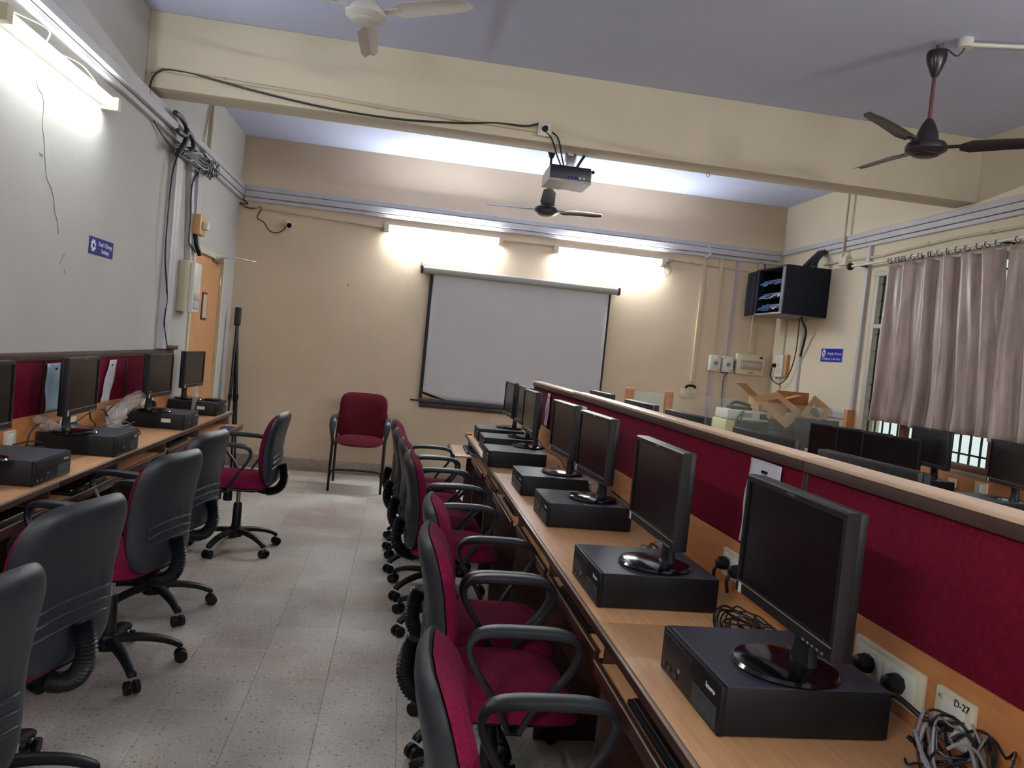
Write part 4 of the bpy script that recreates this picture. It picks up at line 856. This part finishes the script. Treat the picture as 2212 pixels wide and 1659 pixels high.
lead('black lead hanging over the stacked projectors', [(3.38, 7.12, 1.14), (3.3, 7.1, 1.05), (3.28, 7.08, .9), (3.33, 7.08, .86), (3.34, 7.1, 1.0), (3.36, 7.12, 1.14)], .006)
ck = mat('amp_grey', (64, 72, 76), .45, var=.1)
for k, (z, l_) in enumerate(((.75, 'bottom'), (.86, 'middle'), (.97, 'top'))):
    o = thing('equipment_case', f'grey electronic unit, {l_} of the stack right of the old projectors', 'equipment', (3.87, 7.3, z+.0), 0, 'stacked grey units')
    MB().box(-.21, .2, -.16, .16, .002, .105, bev=.004).build('case', ck, o); box('socket', BLACK, o, .1, .14, -.164, -.158, .05, .085); 
    for i in range(6): box('vent', CASE, o, -.16+i*.035, -.14+i*.035, -.163, -.158, .03, .05)
o = dup(mon0, (4.0, 6.86, .75), math.radians(-2), 'black monitor standing right of the grey unit stack', 'stored equipment')
def flat_card(label, cx, cy, cz, rx, ry, rz, poly, hole=None, m_=CARD):
    o = thing('cardboard_insert', label, 'cardboard', (cx, cy, cz)); R_ = Matrix.Rotation(rz, 4, 'Z') @ Matrix.Rotation(ry, 4, 'Y') @ Matrix.Rotation(rx, 4, 'X')
    mb = MB(); bm = mb.bm
    if hole:
        V = [[bm.verts.new(R_ @ Vector((a, b_, h))) for a, b_ in r_] for h in (0, .006) for r_ in (poly, hole)]; n = len(poly)
        for i in range(n):
            j = (i+1) % n
            bm.faces.new((V[0][i], V[0][j], V[1][j], V[1][i])); bm.faces.new((V[2][i], V[2][j], V[3][j], V[3][i]))
            bm.faces.new((V[0][i], V[0][j], V[2][j], V[2][i])); bm.faces.new((V[1][i], V[1][j], V[3][j], V[3][i]))
    else:
        mb.prism(poly, 0, .006); bmesh.ops.transform(bm, matrix=R_, verts=bm.verts)
    mb.build('sheet', m_, o); return o
sq = lambda a, b_: [(-a, -b_), (a, -b_), (a, b_), (-a, b_)]
flat_card('frame-shaped cardboard insert sagging in front of the stacked units', 3.72, 7.02, 1.18, 1.05, .05, .1, [(-.33, .1), (0, -.19), (.26, .0), (-.02, .2)], [(-.17, .08), (-.01, -.07), (.12, .01), (-.03, .12)])
flat_card('rounded cardboard insert with a square hole at the right of the pile', 4.06, 7.0, 1.2, 1.15, -.1, 0, [(-.17, -.03), (.03, -.16), (.17, .02), (0.02, .17)], [(-.08, -.02), (.02, -.08), (.08, .02), (.0, .08)])
bx_ = thing('cardboard_box', 'open cardboard box with raised flaps on the equipment pile', 'cardboard box', (3.7, 7.3, 1.13))
box('box_side', CARD, bx_, -.15, .15, -.12, -.114, 0, .16); box('box_side', CARD, bx_, -.15, .15, .114, .12, 0, .16); box('box_side', CARD, bx_, -.15, -.144, -.114, .114, 0, .16); box('box_side', CARD, bx_, .144, .15, -.114, .114, 0, .16)
MB().box(-.2, 0, -.11, .11, 0, .005, M=Matrix.Translation((-.15, 0, .16)) @ Matrix.Rotation(.65, 4, 'Y')).build('flap', CARD, bx_)
MB().box(0, .16, -.11, .11, 0, .005, M=Matrix.Translation((.15, 0, .16)) @ Matrix.Rotation(-.3, 4, 'Y')).build('flap', CARD, bx_)
box('label_sheet', WHITE, bx_, -.11, -.06, -.122, -.12, .03, .13)
tag(MB().box(3.82, 4.16, 7.33, 7.38, 1.15, 1.37, bev=.004).build('cardboard_sheet', CARDD), 'brown cardboard lid standing upright at the back of the pile', 'cardboard')
tag(MB().box(3.62, 4.15, 7.05, 7.30, 1.085, 1.135, bev=.004).build('carton', CARD), 'flat pale carton lying across the grey units', 'carton')
st = thing('black_shelf', 'small black device stand at the right of the cardboard pile', 'stand', (4.1, 7.35, .97)); MB().box(-.08, .1, -.1, .1, 0, .14, bev=.01).build('body', BLACK, st); MB().tube(bez([(.05, 0, .14), (.1, 0, .1), (.11, 0, .0)]), .005).build('lead', CABLE, st)
# ------------------------------------------------------------------ folded tripod in the back left corner
tp = thing('folded_tripod', 'folded dark tripod stand leaning in the back left corner beside the door', 'tripod', (-1.68, 8.2, 0))
MB().box(-.05, .01, -.03, .03, 1.48, 1.67, bev=.012).build('head', SHELL, tp)
for k, (dx, dy) in enumerate(((-.02, -.1), (.08, -.03), (.03, .05))):
    lg = MB().tube([(-.02, 0, 1.5), (dx*.6-.01, dy*.5, .7)], .016, 8).build('leg', DMETAL, tp); MB().tube([(dx*.6-.01, dy*.5, .75), (dx, dy, .0)], .012, 8).build('lower_section', DMETAL, lg)
    MB().cyl((dx*.6-.01, dy*.5, .72), (dx*.6-.01, dy*.5, .78), .02, n=10).build('clamp', BLACK, lg)
# ------------------------------------------------------------------ visitor chair
vc = thing('visitor_chair', 'maroon visitor chair with black tube legs against the back wall', 'chair', (-.335, 7.66, 0), 0)
# local: faces -Y
MB().pad(.235, .235, .04, .05, lambda u, v, h: Vector((u, v-.02, .475+h-.02*(v < 0)*(v/.235)**2)), n=4).build('seat', REDD, vc)
MB().pad(.24, .24, .03, .03, lambda u, v, h: Vector((u, .19+.10*(v/.24+1)/2-h-.03*(u/.24)**2, .685+v)), n=5, p=8).build('backrest', REDD, vc)
for s_ in (-1, 1):
    x = s_*.24
    lg = MB().tube([(x*1.03, -.27, .0), (x*1.03, -.255, .22), (x*1.02, -.235, .42), (x*1.02, -.23, .50)], .0125, 10).build('front_leg', DMETAL, vc)
    MB().tube([(x*1.03, .27, .0), (x*1.03, .25, .25), (x*1.02, .235, .50), (x*.98, .26, .72)], .0125, 10).build('rear_leg', DMETAL, vc)
    q = bez([(x*1.03, -.22, .47), (x*1.07, -.235, .58), (x*1.08, -.19, .665), (x*1.08, -.05, .685), (x*1.07, .14, .68), (x*1.04, .22, .66)], 6)
    MB().sweep(q, (1, 0, 0), [.014+.016*min(1, max(0, (i-3)/5)) for i in range(len(q))], .019).build('armrest', ARMM, vc)
    MB().tube([(x, -.23, .44), (x, .235, .44)], .011).build('side_rail', DMETAL, vc)
q = bez([(-.245, -.262, .10), (-.238, -.26, .16), (-.19, -.255, .205), (.19, -.255, .205), (.238, -.26, .16), (.245, -.262, .10)], 6); MB().tube(q, .01, 10).build('front_stretcher', DMETAL, vc)
# ------------------------------------------------------------------ office chairs
def make_chair(label, hz=0., base_rot=0., lift=.0):
    o = thing('office_chair', label, 'chair', (0, 0, 0))   # faces +Y
    b = MB().lathe([(.001, .085), (.045, .085), (.05, .1), (.042, .14), (.034, .15), (.001, .152)]).build('star_base', BLACK, o); b.rotation_euler = (0, 0, base_rot)
    for k in range(5):
        a = 2*PI*k/5; R_ = Matrix.Rotation(a, 4, 'Z')
        q = bez([(0.03, 0, .125), (.12, 0, .122), (.21, 0, .105), (.27, 0, .08), (.285, 0, .066)], 4)
        lg = MB().sweep([R_ @ Vector(p) for p in q], R_ @ Vector((0, 1, 0)), [.026-.010*i/(len(q)-1) for i in range(len(q))], [.016-.004*i/(len(q)-1) for i in range(len(q))]).build('base_leg', BLACK, b)
        w2 = MB()
        for s_ in (-1, 1): w2.cyl(R_ @ Vector((.288, s_*.008, .0265)), R_ @ Vector((.288, s_*.026, .0265)), .0265, n=14)
        lg2 = w2.cyl(R_ @ Vector((.288, -.009, .0265)), R_ @ Vector((.288, .009, .0265)), .012, n=10).build('caster', BLACK, b)
    MB().lathe([(.001, .14), (.03, .14), (.027, .30), (.022, .31), (.001, .311)], n=20).build('column_sleeve', BLACK, o)
    MB().cyl((0, 0, .3), (0, 0, .405+hz), .014).build('gas_lift', METAL, o)
    MB().box(-.07, .07, -.12, .09, .395+hz, .43+hz, bev=.008).build('tilt_mechanism', BLACK, o)
    MB().tube([(.05, .0, .41+hz), (.2, .0, .405+hz), (.235, .0, .40+hz)], .007).build('height_lever', BLACK, o)
    MB().cyl((0, .07, .405+hz), (0, .07, .32+hz), .026, .03, 14).build('tension_knob', BLACK, o)
    def sw(u, v, h): return Vector((u, v+.02,   .452+hz+h-.02*max(0, (v-.1)/.13)**2))
    MB().pad(.242, .232, .004, .03, lambda u, v, h: sw(u, v, h-.005), n=4).build('seat_pan', SHELL, o)
    MB().pad(.24, .23, .062, .008, sw, n=4.2, p=7).build('seat_cushion', RED, o)
    # back
    def bw(u, v, h):   # v up
        t = v/.24; y = -.205-.045*(t+1)/2+.016*math.cos(t*2.4); return Vector((u, y+h+.55*u*u, .70+hz+v))
    def shell(u, v, h):
        p_ = bw(u, v, h); 
        if h < 0:
            t = v/.24
            for c in (-.42, -.27, -.12): p_.y -= .006*math.exp(-((t-c-.12*(u/.2)**2)/.035)**2)*(abs(u) < .17)
        return p_
    MB().pad(.218, .243, .012, .034, shell, n=4.6, rings=18, k=60, p=14, tp=-.03).build('back_shell', SHELL, o)
    for c in (-.115, -.078, -.041):
        q = [shell(u_, c+.02*math.cos(u_*9)*0+.5*u_*u_*-1.2-.0, -.0325) for u_ in [k*.026-.156 for k in range(13)]]
        MB().tube(q, .0065, 8).build('shell_ridge', SHELL, o)
    MB().pad(.212, .236, .05, .0, lambda u, v, h: bw(u, v, h+.008), n=4.4, p=8, rings=9, tp=-.03).build('back_cushion', RED, o)
    # bellows covered back support
    q = bez([(0, -.11, .41+hz), (0, -.19, .40+hz), (0, -.255, .425+hz), (0, -.285, .49+hz), (0, -.275, .56+hz), (0, -.262, .59+hz)], 14)
    MB().tube(q, .03, 14, [.024+.0065*(i % 2) if 12 < i < len(q)-4 else .022 for i in range(len(q))]).build('bellows', BLACK, o, ang=20)
    for s_ in (-1, 1):
        x = s_*.262
        q = [(x-s_*.03, .02, .425), (x-s_*.008, -.03, .49), (x, -.085, .57), (x, -.115, .63), (x, -.105, .672), (x, -.06, .69), (x, .05, .694), (x, .14, .69), (x, .185, .672), (x, .195, .63), (x, .16, .56), (x-s_*.008, .10, .49), (x-s_*.03, .05, .425)]
        q = bez([(a, b_, (c if c < .45 else c+.035)+hz) for a, b_, c in q], 4); n = len(q)
        def wf(i):
            t = i/(n-1); return .014+.012*math.exp(-((t-.5)/.17)**4)
        MB().sweep(q, (1, 0, 0), [wf(i) for i in range(n)], [.009+.006*math.exp(-((i/(n-1)-.5)/.17)**4) for i in range(n)]).build('armrest', ARMM, o)
        MB().box(min(x-s_*.14, x-s_*.02), max(x-s_*.14, x-s_*.02), .01, .06, .418+hz, .43+hz, bev=.003).build('arm_bracket', BLACK, o)
    return o
GRC, GLC = 'office chairs of the right row', 'office chairs of the left row'
chA = make_chair('a', -.03, math.radians(90)); index(chA); uc = []
chB = make_chair('b', .0, math.radians(-55)); index(chB); ub = []
RC = [(.36, 1.39, -1, 'maroon office chair nearest the viewer at the bottom, its seat out of frame'), (.385, 2.34, -2, 'maroon office chair second from the viewer in the right row, seat in full view'),
      (.41, 2.83, -2, 'maroon office chair third from the viewer in the right row'), (.34, 3.99, 0, 'maroon office chair fourth in the right row, full side of its back visible'),
      (.31, 4.53, 2, 'maroon office chair fifth in the right row, half hidden'), (.27, 5.05, 0, 'maroon office chair sixth in the right row, only its grey back edge and arm visible'), (.25, 5.60, 0, 'maroon office chair at the far end of the right row')]
for x, y, a, l_ in RC: place(chA, uc, l_, (x, y, 0), -PI/2+math.radians(a))['group'] = GRC
for x, y, a, l_ in ((-1.0, 1.63, -14, 'maroon office chair cut by the lower left edge'), (-1.085, 2.37, -16, 'large maroon and charcoal office chair seen from behind at lower left'), (-1.10, 3.33, -15, 'maroon office chair with charcoal back, second in the left row'),
                    (-1.14, 4.04, -12, 'maroon office chair third in the left row, just left of the turned chair'), (-.985, 5.24, -3, 'maroon office chair seen from the side at the far end of the left desk')):
    place(chB, ub, l_, (x, y, 0), PI/2+math.radians(a))['group'] = GLC
